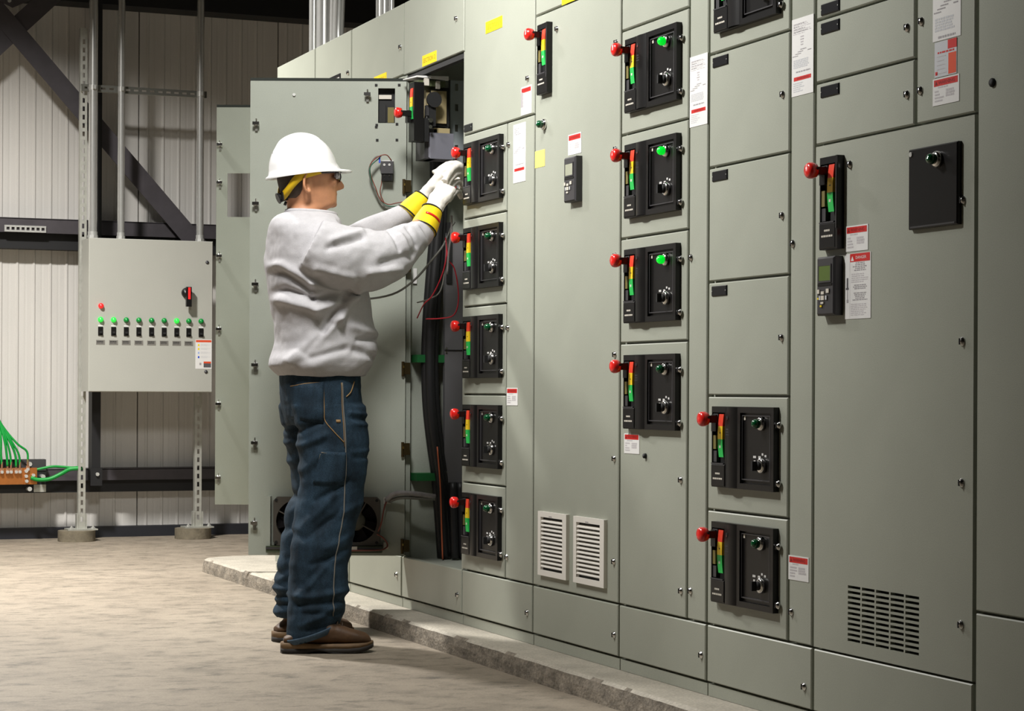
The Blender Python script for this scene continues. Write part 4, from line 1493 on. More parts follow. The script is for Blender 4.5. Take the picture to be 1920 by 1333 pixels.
put('ground_cable', MB().tube([(-0.60, 12.74, 0.425), (-0.55, 12.735, 0.436), (-0.48, 12.73, 0.449), (-0.42, 12.73, 0.447), (-0.36, 12.72, 0.442), (-0.33, 12.70, 0.445), (-0.305, 12.69, 0.447)], 0.008, GWIRE, 10),
    label='thinner green cable arching behind the thick one at the bar end', cat='cable', group='green cables leaving the bar end')
# ------------------------------------------------------------------ the worker
SKIN = mat('skin', (0.58, 0.27, 0.14), 0.48, var=0.10, vscale=30, bump=0.05, bscale=120)
HAIR = mat('hair', (0.045, 0.028, 0.018), 0.7, var=0.3, vscale=90, bump=0.6, bscale=260)
SWEAT = mat('grey_sweatshirt', (0.47, 0.46, 0.475), 0.9, var=0.05, vscale=40, bump=0.25, bscale=420, speck=0.08, sscale=700, spec=0.15)
DENIM = mat('denim', (0.016, 0.033, 0.052), 0.8, var=0.55, vscale=10, stretch=(1.6, 1.6, 0.7), bump=0.3, bscale=500, speck=0.35, sscale=500, spec=0.2)
DENIMF = mat('denim_worn', (0.055, 0.085, 0.12), 0.9, var=0.2, vscale=60, spec=0.2)
STITCH = mat('seam_thread', (0.16, 0.15, 0.13), 0.9)
STITCHO = mat('orange_thread', (0.28, 0.17, 0.07), 0.9)
LEATHER = mat('boot_leather', (0.085, 0.042, 0.017), 0.6, var=0.35, vscale=14, bump=0.25, bscale=80)
SOLE = mat('boot_sole', (0.14, 0.082, 0.036), 0.7, var=0.25, vscale=20)
SOLED = mat('boot_tread', (0.02, 0.016, 0.013), 0.8)
GLOVE = mat('glove_leather', (0.70, 0.665, 0.60), 0.75, var=0.08, vscale=30, bump=0.35, bscale=90)
CUFFY = mat('glove_cuff_yellow', (0.85, 0.62, 0.0), 0.7, var=0.06, vscale=40)
HATW = mat('hard_hat_white', (0.86, 0.86, 0.86), 0.22, coat=0.3)
STRAPY = mat('strap_yellow', (0.75, 0.48, 0.005), 0.6)
GLASS = mat('dark_lens', (0.02, 0.016, 0.022), 0.08, coat=0.6)

WK = thing('person', (-0.53, 7.17, 0.0), 'worker in white hard hat, grey sweatshirt and jeans reaching gloved hands into the open cabinet', 'person')
WO = Vector((-0.53, 7.17, 0.0))


def loft(rings, mb, mt, caps=True):
    n = len(rings[0])
    vs, fs = [], []
    for r in rings:
        vs += r
    for k in range(len(rings) - 1):
        for i in range(n):
            j = (i + 1) % n
            fs.append((k * n + i, k * n + j, (k + 1) * n + j, (k + 1) * n + i))
    if caps:
        fs.append(list(range(n))[::-1])
        fs.append([(len(rings) - 1) * n + i for i in range(n)])
    return mb.add(vs, fs, mt, True)


def zring(z, xb, xf, hw, yc=0.0, n=28, sq=2.3):
    """horizontal section between back xb and front xf"""
    xm, a = (xb + xf) / 2, (xf - xb) / 2
    out = []
    for i in range(n):
        t = 2 * PI * i / n
        c, s = math.cos(t), math.sin(t)
        e = 2 / sq
        out.append(Vector((xm + a * math.copysign(abs(c) ** e, c), yc + hw * math.copysign(abs(s) ** e, s), z)))
    return out


def limb(mb, pts, mt, n=20, sub=4):
    """tapered limb: (x, y, z, r) or (x, y, z, r_side, r_up)"""
    P = smooth_path([Vector(p[:3]) for p in pts], sub)
    Rr = smooth_path([Vector((p[3], p[4] if len(p) > 4 else p[3], 0)) for p in pts], sub)
    rings, fr = [], None
    for k, p in enumerate(P):
        d = (P[min(k + 1, len(P) - 1)] - P[max(k - 1, 0)]).normalized()
        up = Vector((0, 0, 1)) if abs(d.z) < 0.9 else Vector((1, 0, 0))
        if fr is None:
            u = d.cross(up).normalized()
        else:
            u = (fr - d * fr.dot(d)).normalized()
        fr = u
        w = u.cross(d)
        rings.append([p + u * (Rr[k].x * math.cos(2 * PI * i / n)) + w * (Rr[k].y * math.sin(2 * PI * i / n)) for i in range(n)])
    return loft(rings, mb, mt)


def ball(mb, c, r, mt, n=14):
    c = Vector(c)
    rings = []
    for k in range(1, n):
        t = PI * k / n
        rings.append([c + Vector((r[0] * math.sin(t) * math.cos(2 * PI * i / n), r[1] * math.sin(t) * math.sin(2 * PI * i / n), r[2] * math.cos(t))) for i in range(n)])
    return loft(rings, mb, mt)


def fuse(mb, voxel, smooth=6, name='surface', disp=None):
    """melt overlapping lofts into one continuous skin"""
    me = mb.mesh(name)
    bm = bmesh.new()
    bm.from_mesh(me)
    bmesh.ops.recalc_face_normals(bm, faces=bm.faces)
    bm.to_mesh(me)
    bm.free()
    o = bpy.data.objects.new('melt', me)
    COL.objects.link(o)
    r = o.modifiers.new('r', 'REMESH')
    r.mode = 'VOXEL'
    r.voxel_size = voxel
    r.use_smooth_shade = True
    if smooth:
        s = o.modifiers.new('s', 'SMOOTH')
        s.factor = 0.5
        s.iterations = smooth
    bpy.context.view_layer.update()
    out = bpy.data.meshes.new_from_object(o.evaluated_get(bpy.context.evaluated_depsgraph_get()))
    bpy.data.objects.remove(o)
    bpy.data.meshes.remove(me)
    out.name = name
    if disp:
        nrm = [v.normal.copy() for v in out.vertices]
        for v, nn in zip(out.vertices, nrm):
            v.co += nn * disp(v.co, nn)
    for p in out.polygons:
        p.use_smooth = True
    out.update()
    return out


def part(name, me, parent=WK, mt=None, label=None):
    if mt:
        me.materials.clear()
        me.materials.append(mt)
    o = put(name, me, parent, (0, 0, 0), local=True)
    if label:
        o['label'] = label
    return o


L = lambda X, Y, Z: Vector((X, Y, Z)) - WO      # world -> worker's own frame

# --- body: head, neck, trunk, arms, legs as one skin
b = MB()
HY = 0.0
head = [(1.42, -0.115, 0.03, 0.065), (1.50, -0.108, 0.012, 0.058), (1.54, -0.106, 0.016, 0.056), (1.56, -0.106, 0.026, 0.056), (1.572, -0.107, 0.050, 0.054), (1.582, -0.109, 0.070, 0.053),
        (1.595, -0.112, 0.0745, 0.056), (1.610, -0.118, 0.0745, 0.061), (1.625, -0.124, 0.0740, 0.065), (1.640, -0.129, 0.0735, 0.068), (1.660, -0.133, 0.0725, 0.071), (1.690, -0.136, 0.0690, 0.0745),
        (1.71, -0.137, 0.0750, 0.0755), (1.74, -0.134, 0.0690, 0.075), (1.77, -0.124, 0.056, 0.070), (1.795, -0.10, 0.030, 0.056), (1.808, -0.07, 0.0, 0.03)]
loft([zring(z, xb, xf, hw, HY, 28, 2.15) for z, xb, xf, hw in head], b, SKIN)
# nose, brow, lips, chin
loft([[Vector((x0, HY - w, z)), Vector((x1, HY - w * 0.35, z)), Vector((x1, HY + w * 0.35, z)), Vector((x0, HY + w, z))] for z, x0, x1, w in
      ((1.700, 0.06, 0.080, 0.010), (1.685, 0.055, 0.085, 0.011), (1.668, 0.055, 0.096, 0.014), (1.655, 0.055, 0.105, 0.017), (1.646, 0.055, 0.104, 0.018), (1.637, 0.055, 0.084, 0.014))], b, SKIN)
ball(b, (0.066, HY, 1.624), (0.0125, 0.021, 0.0055), SKIN)
ball(b, (0.064, HY, 1.6125), (0.0125, 0.019, 0.006), SKIN)
ball(b, (0.060, HY, 1.586), (0.018, 0.020, 0.012), SKIN)
for s in (-1, 1):
    ball(b, (0.058, HY + s * 0.03, 1.708), (0.016, 0.022, 0.007), SKIN)
    ball(b, (0.040, HY + s * 0.048, 1.665), (0.022, 0.018, 0.018), SKIN)
    # ear: rim, lobe, hollow left between
    rim = []
    for k in range(11):
        a = -2.2 + 4.0 * k / 10
        rim.append((-0.056 - 0.018 * math.cos(a), HY + s * (0.0835 + 0.009 * math.cos(a)), 1.652 + 0.033 * math.sin(a), 0.0058))
    limb(b, rim, SKIN, 10, 2)
    ball(b, (-0.050, HY + s * 0.076, 1.624), (0.009, 0.006, 0.010), SKIN)
    ball(b, (-0.056, HY + s * 0.072, 1.653), (0.014, 0.006, 0.024), SKIN)
# trunk and limbs inside the clothes
loft([zring(z, xb, xf, hw) for z, xb, xf, hw in ((0.84, -0.06, 0.07, 0.09), (0.95, -0.08, 0.10, 0.12), (1.1, -0.09, 0.13, 0.14), (1.25, -0.11, 0.12, 0.16), (1.38, -0.12, 0.08, 0.17), (1.46, -0.11, 0.03, 0.13), (1.50, -0.10, 0.0, 0.06))], b, SKIN)
limb(b, [(*L(-0.58, 7.00, 1.42), 0.055), (*L(-0.46, 6.97, 1.39), 0.05), (*L(-0.36, 6.96, 1.39), 0.045), (*L(-0.26, 6.99, 1.45), 0.042), (*L(-0.145, 7.062, 1.53), 0.031)], SKIN)
limb(b, [(*L(-0.58, 7.34, 1.42), 0.055), (*L(-0.45, 7.38, 1.41), 0.05), (*L(-0.34, 7.38, 1.42), 0.045), (*L(-0.23, 7.35, 1.50), 0.042), (*L(-0.115, 7.302, 1.588), 0.031)], SKIN)
limb(b, [(0.01, -0.075, 0.88, 0.065), (0.04, -0.09, 0.70, 0.06), (0.03, -0.095, 0.5, 0.05), (-0.01, -0.115, 0.3, 0.046), (-0.05, -0.14, 0.10, 0.032)], SKIN)
limb(b, [(0.01, 0.075, 0.88, 0.065), (0.03, 0.095, 0.70, 0.06), (0.04, 0.12, 0.5, 0.048), (0.01, 0.14, 0.3, 0.046), (-0.01, 0.165, 0.10, 0.032)], SKIN)
part('body', fuse(b, 0.0048, 3, 'body'), mt=SKIN)

# eyes (behind the dark glasses)
for s in (-1, 1):
    e = MB()
    ball(e, (0.056, HY + s * 0.031, 1.689), (0.012, 0.012, 0.010), mat('eye_white', (0.7, 0.68, 0.64), 0.3))
    e.cyl((0.0665, HY + s * 0.031, 1.689), (0.0685, HY + s * 0.031, 1.689), 0.005, mat('iris', (0.04, 0.025, 0.015), 0.2), n=12)
    part('eye', e.mesh('eye'))

# --- hair: short, showing below the hat at the nape and temple
h = MB()
hair = [(1.600, -0.1165, -0.080, 0.050), (1.612, -0.124, -0.062, 0.060), (1.63, -0.131, -0.050, 0.069), (1.66, -0.139, -0.048, 0.0765), (1.685, -0.142, -0.045, 0.080), (1.70, -0.143, 0.028, 0.081),
        (1.74, -0.140, 0.060, 0.081), (1.77, -0.130, 0.056, 0.076), (1.80, -0.105, 0.030, 0.060), (1.815, -0.07, 0.0, 0.03)]
loft([zring(z, xb, xf, hw, HY, 28, 2.15) for z, xb, xf, hw in hair], h, HAIR)
part('hair', fuse(h, 0.005, 3, 'hair'), mt=HAIR)

# --- sweatshirt
def crease(p, axis, centre, width, amp, lo=None, hi=None):
    t = (p - Vector(centre)).dot(Vector(axis).normalized())
    return amp * math.exp(-(t / width) ** 2)


def fold(p, a, c, width, amp, side=None):
    """a soft ridge running along the segment a-c (world x, z); only on the near side if asked"""
    P = Vector((p.x + WO.x, 0, p.z))
    A, Cc = Vector((a[0], 0, a[1])), Vector((c[0], 0, c[1]))
    d = Cc - A
    t = max(0, min(1, (P - A).dot(d) / d.length_squared))
    r = (P - (A + d * t)).length
    f = math.exp(-(r / width) ** 2) * amp
    if side:
        f *= max(0.0, min(1.0, 0.5 - p.y * side * 8))
    return f


SW_FOLDS = [((-0.66, 1.02), (-0.50, 1.17), 0.016, 0.012), ((-0.50, 1.17), (-0.44, 1.27), 0.016, 0.010), ((-0.62, 1.05), (-0.53, 1.15), 0.012, -0.010), ((-0.56, 1.13), (-0.49, 1.24), 0.012, -0.009),
            ((-0.69, 1.24), (-0.58, 1.20), 0.014, 0.010), ((-0.58, 1.20), (-0.45, 1.24), 0.014, 0.009), ((-0.68, 1.27), (-0.60, 1.235), 0.011, -0.011), ((-0.60, 1.235), (-0.48, 1.262), 0.010, -0.010),
            ((-0.69, 1.36), (-0.60, 1.29), 0.013, 0.010), ((-0.69, 1.33), (-0.61, 1.262), 0.010, -0.009), ((-0.60, 1.29), (-0.44, 1.245), 0.013, 0.008), ((-0.60, 1.34), (-0.48, 1.31), 0.014, 0.007),
            ((-0.57, 1.41), (-0.45, 1.45), 0.013, -0.009), ((-0.55, 1.44), (-0.44, 1.475), 0.011, 0.007), ((-0.48, 1.52), (-0.42, 1.505), 0.008, -0.007),
            ((-0.45, 1.14), (-0.33, 1.12), 0.016, 0.008), ((-0.43, 1.095), (-0.34, 1.10), 0.010, -0.007), ((-0.60, 1.03), (-0.48, 1.065), 0.012, -0.008), ((-0.44, 1.06), (-0.34, 1.03), 0.014, -0.009),
            ((-0.38, 1.36), (-0.25, 1.40), 0.016, -0.009), ((-0.42, 1.33), (-0.30, 1.345), 0.012, 0.007), ((-0.30, 1.46), (-0.27, 1.40), 0.010, 0.008), ((-0.33, 1.475), (-0.31, 1.41), 0.008, -0.008), ((-0.26, 1.49), (-0.23, 1.43), 0.008, -0.007),
            ((-0.22, 1.50), (-0.18, 1.44), 0.008, 0.006)]


def sweat_disp(p, n):
    d = 0.0
    for f in SW_FOLDS:
        d += 1.45 * fold(p, *f, side=1 if p.z < 1.5 else None)
    q = Vector((p.x * 5 + p.z * 3, p.y * 5, p.z * 9 - p.x * 6))
    d += noise.noise(q) * 0.008 + noise.noise(q * 2.3) * 0.004 + noise.noise(p * 45) * 0.0012
    if p.z < 1.03 and p.z > 0.985 and p.x < 0.3:
        d += 0.0
    return d


s = MB()
tor = [(0.968, -0.128, 0.176, 0.165), (0.985, -0.145, 0.185, 0.178), (1.005, -0.163, 0.200, 0.190), (1.03, -0.158, 0.212, 0.195), (1.06, -0.143, 0.212, 0.193), (1.09, -0.134, 0.211, 0.190), (1.166, -0.140, 0.200, 0.190),
       (1.24, -0.158, 0.185, 0.198), (1.30, -0.166, 0.175, 0.205), (1.354, -0.170, 0.165, 0.212), (1.42, -0.170, 0.145, 0.215), (1.467, -0.170, 0.125, 0.205), (1.50, -0.168, 0.105, 0.180), (1.525, -0.160, 0.082, 0.140), (1.543, -0.142, 0.072, 0.098), (1.553, -0.118, 0.072, 0.078)]
loft([zring(z, xb, xf, hw, 0, 36, 2.4) for z, xb, xf, hw in tor], s, SWEAT)
limb(s, [(*L(-0.60, 7.00, 1.43), 0.095, 0.095), (*L(-0.54, 6.985, 1.40), 0.10, 0.112), (*L(-0.46, 6.97, 1.38), 0.098, 0.112), (*L(-0.375, 6.965, 1.378), 0.090, 0.106), (*L(-0.31, 6.975, 1.405), 0.078, 0.088),
         (*L(-0.255, 6.995, 1.438), 0.064, 0.072), (*L(-0.205, 7.025, 1.470), 0.054, 0.060), (*L(-0.172, 7.045, 1.495), 0.048, 0.052), (*L(-0.155, 7.055, 1.510), 0.042, 0.044)], SWEAT)
limb(s, [(*L(-0.60, 7.34, 1.43), 0.095, 0.095), (*L(-0.52, 7.36, 1.42), 0.10, 0.105), (*L(-0.43, 7.375, 1.415), 0.092, 0.10), (*L(-0.345, 7.378, 1.432), 0.080, 0.09), (*L(-0.27, 7.365, 1.482), 0.066, 0.07), (*L(-0.20, 7.34, 1.53), 0.055, 0.058), (*L(-0.145, 7.315, 1.566), 0.046, 0.048), (*L(-0.125, 7.306, 1.582), 0.040, 0.042)], SWEAT)
SWM = fuse(s, 0.0065, 5, 'sweatshirt', sweat_disp)
sw = part('sweatshirt', SWM, mt=SWEAT, label='light grey crew-neck sweatshirt')
# collar ribbing and hem band follow the body
c = MB()
limb(c, [(-0.108 + 0.0 + 0.088 * (1 - math.cos(a)), 0.072 * math.sin(a), 1.552 + 0.004 * math.cos(a), 0.009) for a in [2 * PI * k / 20 for k in range(21)]], SWEAT, 8, 2)
part('collar', c.mesh('collar'), sw)

# --- jeans
j = MB()
pel = [(0.79, -0.095, 0.150, 0.150), (0.83, -0.108, 0.158, 0.160), (0.88, -0.120, 0.160, 0.166), (0.93, -0.126, 0.160, 0.162), (0.975, -0.125, 0.158, 0.155), (1.0, -0.115, 0.150, 0.148)]
loft([zring(z, xb, xf, hw, 0, 30, 2.4) for z, xb, xf, hw in pel], j, DENIM)


def leg(rows, tilt=0.0):
    rings = []
    for z, xb, xf, hw, yc in rows:
        r_ = zring(z, xb, xf, hw, yc, 26, 2.25)
        if z < 0.1:
            for q in r_:
                q.z += tilt * (q.x - (xb + xf) / 2) / (xf - xb) * (0.1 - z) / 0.05
        rings.append(r_)
    loft(rings, j, DENIM)


leg([(0.865, -0.112, 0.158, 0.090, -0.078), (0.80, -0.098, 0.164, 0.098, -0.082), (0.72, -0.085, 0.166, 0.100, -0.088), (0.62, -0.080, 0.158, 0.098, -0.093), (0.54, -0.088, 0.144, 0.095, -0.096), (0.47, -0.100, 0.128, 0.092, -0.10),
     (0.38, -0.118, 0.098, 0.088, -0.115), (0.30, -0.128, 0.084, 0.086, -0.125), (0.22, -0.134, 0.074, 0.084, -0.135), (0.14, -0.138, 0.062, 0.082, -0.145), (0.09, -0.142, 0.046, 0.080, -0.148), (0.055, -0.145, 0.026, 0.076, -0.150)], 0.065)
leg([(0.865, -0.112, 0.150, 0.090, 0.078), (0.80, -0.098, 0.150, 0.098, 0.085), (0.72, -0.075, 0.148, 0.100, 0.095), (0.62, -0.055, 0.145, 0.098, 0.11), (0.54, -0.045, 0.130, 0.095, 0.12), (0.45, -0.065, 0.118, 0.092, 0.13),
     (0.38, -0.082, 0.102, 0.088, 0.138), (0.30, -0.090, 0.095, 0.086, 0.145), (0.22, -0.094, 0.088, 0.083, 0.155), (0.16, -0.098, 0.082, 0.080, 0.16), (0.11, -0.094, 0.076, 0.076, 0.165), (0.085, -0.094, 0.070, 0.070, 0.168)])
JF = [((-0.645, 0.195), (-0.47, 0.215), 0.012, 0.011), ((-0.645, 0.17), (-0.47, 0.185), 0.010, -0.008), ((-0.645, 0.205), (-0.56, 0.30), 0.012, 0.009), ((-0.63, 0.24), (-0.53, 0.34), 0.012, -0.007), ((-0.64, 0.10), (-0.53, 0.155), 0.011, 0.009),
      ((-0.63, 0.14), (-0.50, 0.14), 0.009, -0.008), ((-0.62, 0.085), (-0.50, 0.10), 0.008, -0.007), ((-0.63, 0.43), (-0.52, 0.55), 0.013, 0.008), ((-0.62, 0.40), (-0.50, 0.49), 0.011, -0.008), ((-0.58, 0.53), (-0.46, 0.60), 0.012, -0.008),
      ((-0.52, 0.48), (-0.40, 0.52), 0.014, 0.007), ((-0.63, 0.77), (-0.56, 0.81), 0.012, -0.010), ((-0.62, 0.72), (-0.55, 0.76), 0.012, 0.009), ((-0.45, 0.84), (-0.37, 0.83), 0.006, 0.005), ((-0.45, 0.82), (-0.37, 0.812), 0.006, -0.005),
      ((-0.44, 0.80), (-0.37, 0.795), 0.006, 0.004), ((-0.45, 0.70), (-0.37, 0.705), 0.008, 0.004), ((-0.44, 0.68), (-0.37, 0.68), 0.007, -0.004), ((-0.62, 0.62), (-0.56, 0.70), 0.012, 0.008), ((-0.55, 0.37), (-0.44, 0.41), 0.013, 0.006), ((-0.60, 0.31), (-0.47, 0.36), 0.010, -0.006)]


def jean_disp(p, n):
    d = 0.0
    for f in JF:
        d += fold(p, *f)
    q = Vector((p.x * 7, p.y * 7 + 3, p.z * 13))
    k = 1.0 if p.z < 0.6 else 0.6
    d += k * (noise.noise(q) * 0.007 + noise.noise(q * 2.1) * 0.004) + noise.noise(p * 70) * 0.0008
    return d


JM = fuse(j, 0.0062, 4, 'jeans', jean_disp)
jn = part('jeans', JM, mt=DENIM, label='dark blue carpenter jeans')

# surface details laid onto the near side of the jeans
bvh = BVHTree.FromPolygons([v.co.copy() for v in JM.vertices], [list(p.vertices) for p in JM.polygons])


def on_leg(X, Z, off=0.0015):
    o = Vector((X - WO.x, -0.6, Z))
    hit, nn, i, dist = bvh.ray_cast(o, Vector((0, 1, 0)))
    if hit is None:
        return None
    return hit + Vector((0, -off, 0))


def seam(pts, r, mt, name='seam', par=None, sub=8):
    P = smooth_path([Vector((a, 0, c)) for a, c in pts], sub) if len(pts) > 2 else [Vector((pts[0][0], 0, pts[0][1])).lerp(Vector((pts[1][0], 0, pts[1][1])), k / 10) for k in range(11)]
    Q = [on_leg(p.x, p.z) for p in P]
    Q = [q for q in Q if q is not None]
    if len(Q) > 2:
        part(name, MB().tube(Q, r, mt, 6, sub=1).mesh(name), par or jn)


def patch(corners, mt, name, off=0.004, n=9):
    """cloth patch with thickness over the near side; corners (X,Z) tl, tr, br, bl"""
    tl, tr, br, bl = [Vector((a, c)) for a, c in corners]
    grid = []
    for a in range(n + 1):
        row = []
        for q in range(n + 1):
            u, v = q / n, a / n
            p = (tl.lerp(tr, u)).lerp(bl.lerp(br, u), v)
            h_ = on_leg(p.x, p.y, off)
            row.append(h_ if h_ else Vector((p.x - WO.x, -0.12, p.y)))
        grid.append(row)
    vs = [q for r_ in grid for q in r_] + [q + Vector((0, off + 0.004, 0)) for r_ in grid for q in r_]
    fs = []
    m_ = n + 1
    for a in range(n):
        for q in range(n):
            i = a * m_ + q
            fs.append((i, i + m_, i + m_ + 1, i + 1))
    rim = [q for q in range(m_)] + [a * m_ + n for a in range(1, m_)] + [n * m_ + q for q in range(n - 1, -1, -1)] + [a * m_ for a in range(n - 1, 0, -1)]
    for k in range(len(rim)):
        i, k2 = rim[k], rim[(k + 1) % len(rim)]
        fs.append((i, k2, k2 + m_ * m_, i + m_ * m_))
    return part(name, MB().add(vs, fs, mt, True).mesh(name), jn)


patch([(-0.565, 0.705), (-0.475, 0.70), (-0.478, 0.585), (-0.588, 0.592)], DENIM, 'tool_pocket')
patch([(-0.648, 0.935), (-0.548, 0.948), (-0.553, 0.80), (-0.632, 0.815)], DENIM, 'back_pocket')
seam([(-0.480, 0.945), (-0.478, 0.84), (-0.476, 0.72), (-0.476, 0.60), (-0.485, 0.48), (-0.502, 0.40), (-0.518, 0.32), (-0.528, 0.22), (-0.53, 0.13)], 0.0022, STITCH)
seam([(-0.484, 0.945), (-0.483, 0.84), (-0.481, 0.72)], 0.0012, STITCHO)
seam([(-0.55, 0.943), (-0.549, 0.87), (-0.548, 0.815), (-0.52, 0.775), (-0.482, 0.735)], 0.0018, STITCHO)
seam([(-0.565, 0.70), (-0.52, 0.696), (-0.478, 0.697)], 0.0022, STITCH)
seam([(-0.567, 0.695), (-0.575, 0.64), (-0.585, 0.60)], 0.0014, STITCH)
seam([(-0.43, 0.95), (-0.445, 0.915), (-0.466, 0.895)], 0.002, STITCHO)
seam([(-0.645, 0.932), (-0.60, 0.942), (-0.552, 0.945)], 0.0018, STITCHO)
patch([(-0.508, 0.815), (-0.492, 0.815), (-0.492, 0.805), (-0.508, 0.805)], STITCHO, 'pocket_tab', 0.002, 2)
# hem
hem = []
for k in range(25):
    a = 2 * PI * k / 24
    xb, xf = -0.148, 0.036
    hem.append(((xb + xf) / 2 + (xf - xb) / 2 * math.cos(a), -0.150 + 0.080 * math.sin(a), 0.066 + 0.030 * math.cos(a), 0.004, 0.013))
hm = MB()
limb(hm, hem, DENIMF, 8, 2)
part('hem', hm.mesh('hem'), jn)


# --- boots
def boot(heel, toe, tall):
    heel, toe = Vector((*heel, 0)) - WO, Vector((*toe, 0)) - WO
    d = (toe - heel)
    Ln = d.length
    ang = math.atan2(d.y, d.x)
    root_loc = heel
    up = MB()
    n = 22
    rings = []
    prof = [(0.004, 0.026, 0.035, 0.056, 0.0), (0.02, 0.034, 0.03, 0.064, 0.0), (0.07, 0.039, 0.03, 0.098, 0.0), (0.11, 0.041, 0.03, 0.122, 0.0), (0.145, 0.043, 0.03, 0.116, 0.0), (0.18, 0.047, 0.03, 0.104, 0.0),
            (0.22, 0.050, 0.03, 0.088, 0.0), (0.255, 0.048, 0.03, 0.076, 0.0), (0.28, 0.040, 0.03, 0.068, 0.0), (0.295, 0.026, 0.03, 0.058, 0.0), (0.302, 0.010, 0.032, 0.046, 0.0)]
    for x, hw, z0, z1, y0 in prof:
        r_ = []
        for i in range(n):
            t = 2 * PI * i / n
            yy = hw * math.cos(t)
            zz = (z0 + z1) / 2 + (z1 - z0) / 2 * math.copysign(abs(math.sin(t)) ** 0.75, math.sin(t))
            r_.append(Vector((x * Ln / 0.305, yy, zz)))
        rings.append(r_)
    loft(rings, up, LEATHER)
    loft([[Vector(((0.075 + 0.038 * math.cos(2 * PI * i / n)) * Ln / 0.305, 0.032 * math.sin(2 * PI * i / n), z)) for i in range(n)] for z in (0.05, 0.10, 0.13, 0.15)], up, LEATHER)
    me = fuse(up, 0.0055, 4, 'boot', lambda p, nn: noise.noise(p * 30) * 0.0018 - 0.0025 * math.exp(-((p.x - 0.185) / 0.006) ** 2) * (1 if p.z > 0.06 else 0))
    me.materials.clear()
    me.materials.append(LEATHER)
    bo = put('boot', me, WK, root_loc, local=True, rot=(0, 0, ang))
    bo['label'] = 'worn brown leather work boot'
    so = MB()
    out = [(-0.006, 0.0), (0.0, 0.028), (0.02, 0.039), (0.07, 0.042), (0.12, 0.042), (0.17, 0.048), (0.22, 0.054), (0.26, 0.052), (0.285, 0.043), (0.302, 0.026), (0.309, 0.0)]
    pts = [(x, y) for x, y in out] + [(x, -y) for x, y in out[::-1][1:-1]]
    k_ = Ln / 0.305

    def lift(x):
        return 0.018 * max(0, (x - 0.22) / 0.09) ** 2
    bot, top, mid = [], [], []
    for x, y in pts:
        arch = 0.010 if 0.085 < x < 0.14 else 0.0
        bot.append(Vector((x * k_, y, 0.001 + lift(x) + arch)))
        mid.append(Vector((x * k_, y, 0.018 + lift(x) * 0.9)))
        top.append(Vector((x * k_ * 0.995, y * 0.97, 0.038 + lift(x) * 0.5 - 0.006 * (1 if x > 0.1 else 0))))
    loft([bot, mid], so, SOLED)
    loft([mid, top], so, SOLE)
    put('sole', so, bo, (0, 0, 0), local=True)
    for q, x in enumerate((0.150, 0.166, 0.182, 0.198)):
        z = 0.116 - q * 0.0065
        la = MB()
        la.tube([(x * k_, -0.030, z - 0.018), (x * k_ + 0.004, -0.012, z + 0.003), (x * k_ + 0.004, 0.012, z + 0.003), (x * k_, 0.030, z - 0.018)], 0.0028, mat('boot_lace', (0.05, 0.03, 0.015), 0.8), 6)
        put('lace', la, bo, (0, 0, 0), local=True)
        put('eyelet', MB().cyl((0, 0, 0), (0, -0.004, 0.001), 0.0042, mat('brass_eyelet', (0.6, 0.42, 0.2), 0.3, metal=1.0), n=10), bo, (x * k_, -0.0325, z - 0.021), local=True)
    return bo


boot((-0.690, 7.030), (-0.386, 6.946), True)
boot((-0.628, 7.345), (-0.318, 7.383), True)


# --- gloves: palm, four fingers and thumb melted into one, yellow gauntlet cuff on each
def glove(wrist, palm_end, side, fingers, thumb, wr=0.034, lab=''):
    g_ = MB()
    w, p = Vector(wrist), Vector(palm_end)
    d = (p - w).normalized()
    limb(g_, [(*w, wr, wr * 0.9), (*w.lerp(p, 0.3), wr * 1.02, wr * 0.8), (*w.lerp(p, 0.65), wr * 1.28, wr * 0.72), (*p, wr * 1.25, wr * 0.62), (*(p + d * 0.012), wr * 1.0, wr * 0.45)], GLOVE)
    for f in fingers + [thumb]:
        limb(g_, [(*q[:3], q[3]) for q in f], GLOVE, 12, 4)
    me = fuse(g_, 0.0030, 1, 'glove', lambda c_, nn: noise.noise(c_ * 38) * 0.0026 + noise.noise(c_ * 85) * 0.0012)
    return part('glove', me, mt=GLOVE, label=lab)


def finger(b0, b1, b2, b3, r):
    return [(*b0, r), (*b1, r * 1.0), (*b2, r * 0.95), (*b3, r * 0.8)]


# near (right) hand
GW, GP = L(-0.126, 7.068, 1.566), L(-0.058, 7.115, 1.650)
fr = []
for k, (dy, dz) in enumerate(((-0.028, 0.030), (-0.010, 0.012), (0.006, -0.010), (0.022, -0.034))):
    b0 = L(-0.066 + 0.008 * k, 7.112 + dy * 0.5, 1.650 + dz)
    b1 = L(-0.030 + 0.008 * k, 7.135 + dy * 0.7, 1.700 + dz - 0.006 * k)
    b2 = L(0.014 + 0.002 * k, 7.165 + dy * 0.7, 1.712 + dz - 0.008 * k)
    b3 = L(0.052 - 0.006 * abs(k - 1), 7.185 + dy * 0.7, 1.690 + dz - 0.008 * k)
    fr.append(finger(b0, b1, b2, b3, 0.0128 - 0.001 * (k == 3)))
th = finger(L(-0.100, 7.090, 1.605), L(-0.072, 7.150, 1.650), L(-0.030, 7.180, 1.685), L(0.010, 7.190, 1.700), 0.0145)
gr = glove(GW, GP, 1, fr, th, wr=0.037, lab='white leather work glove on the near hand')
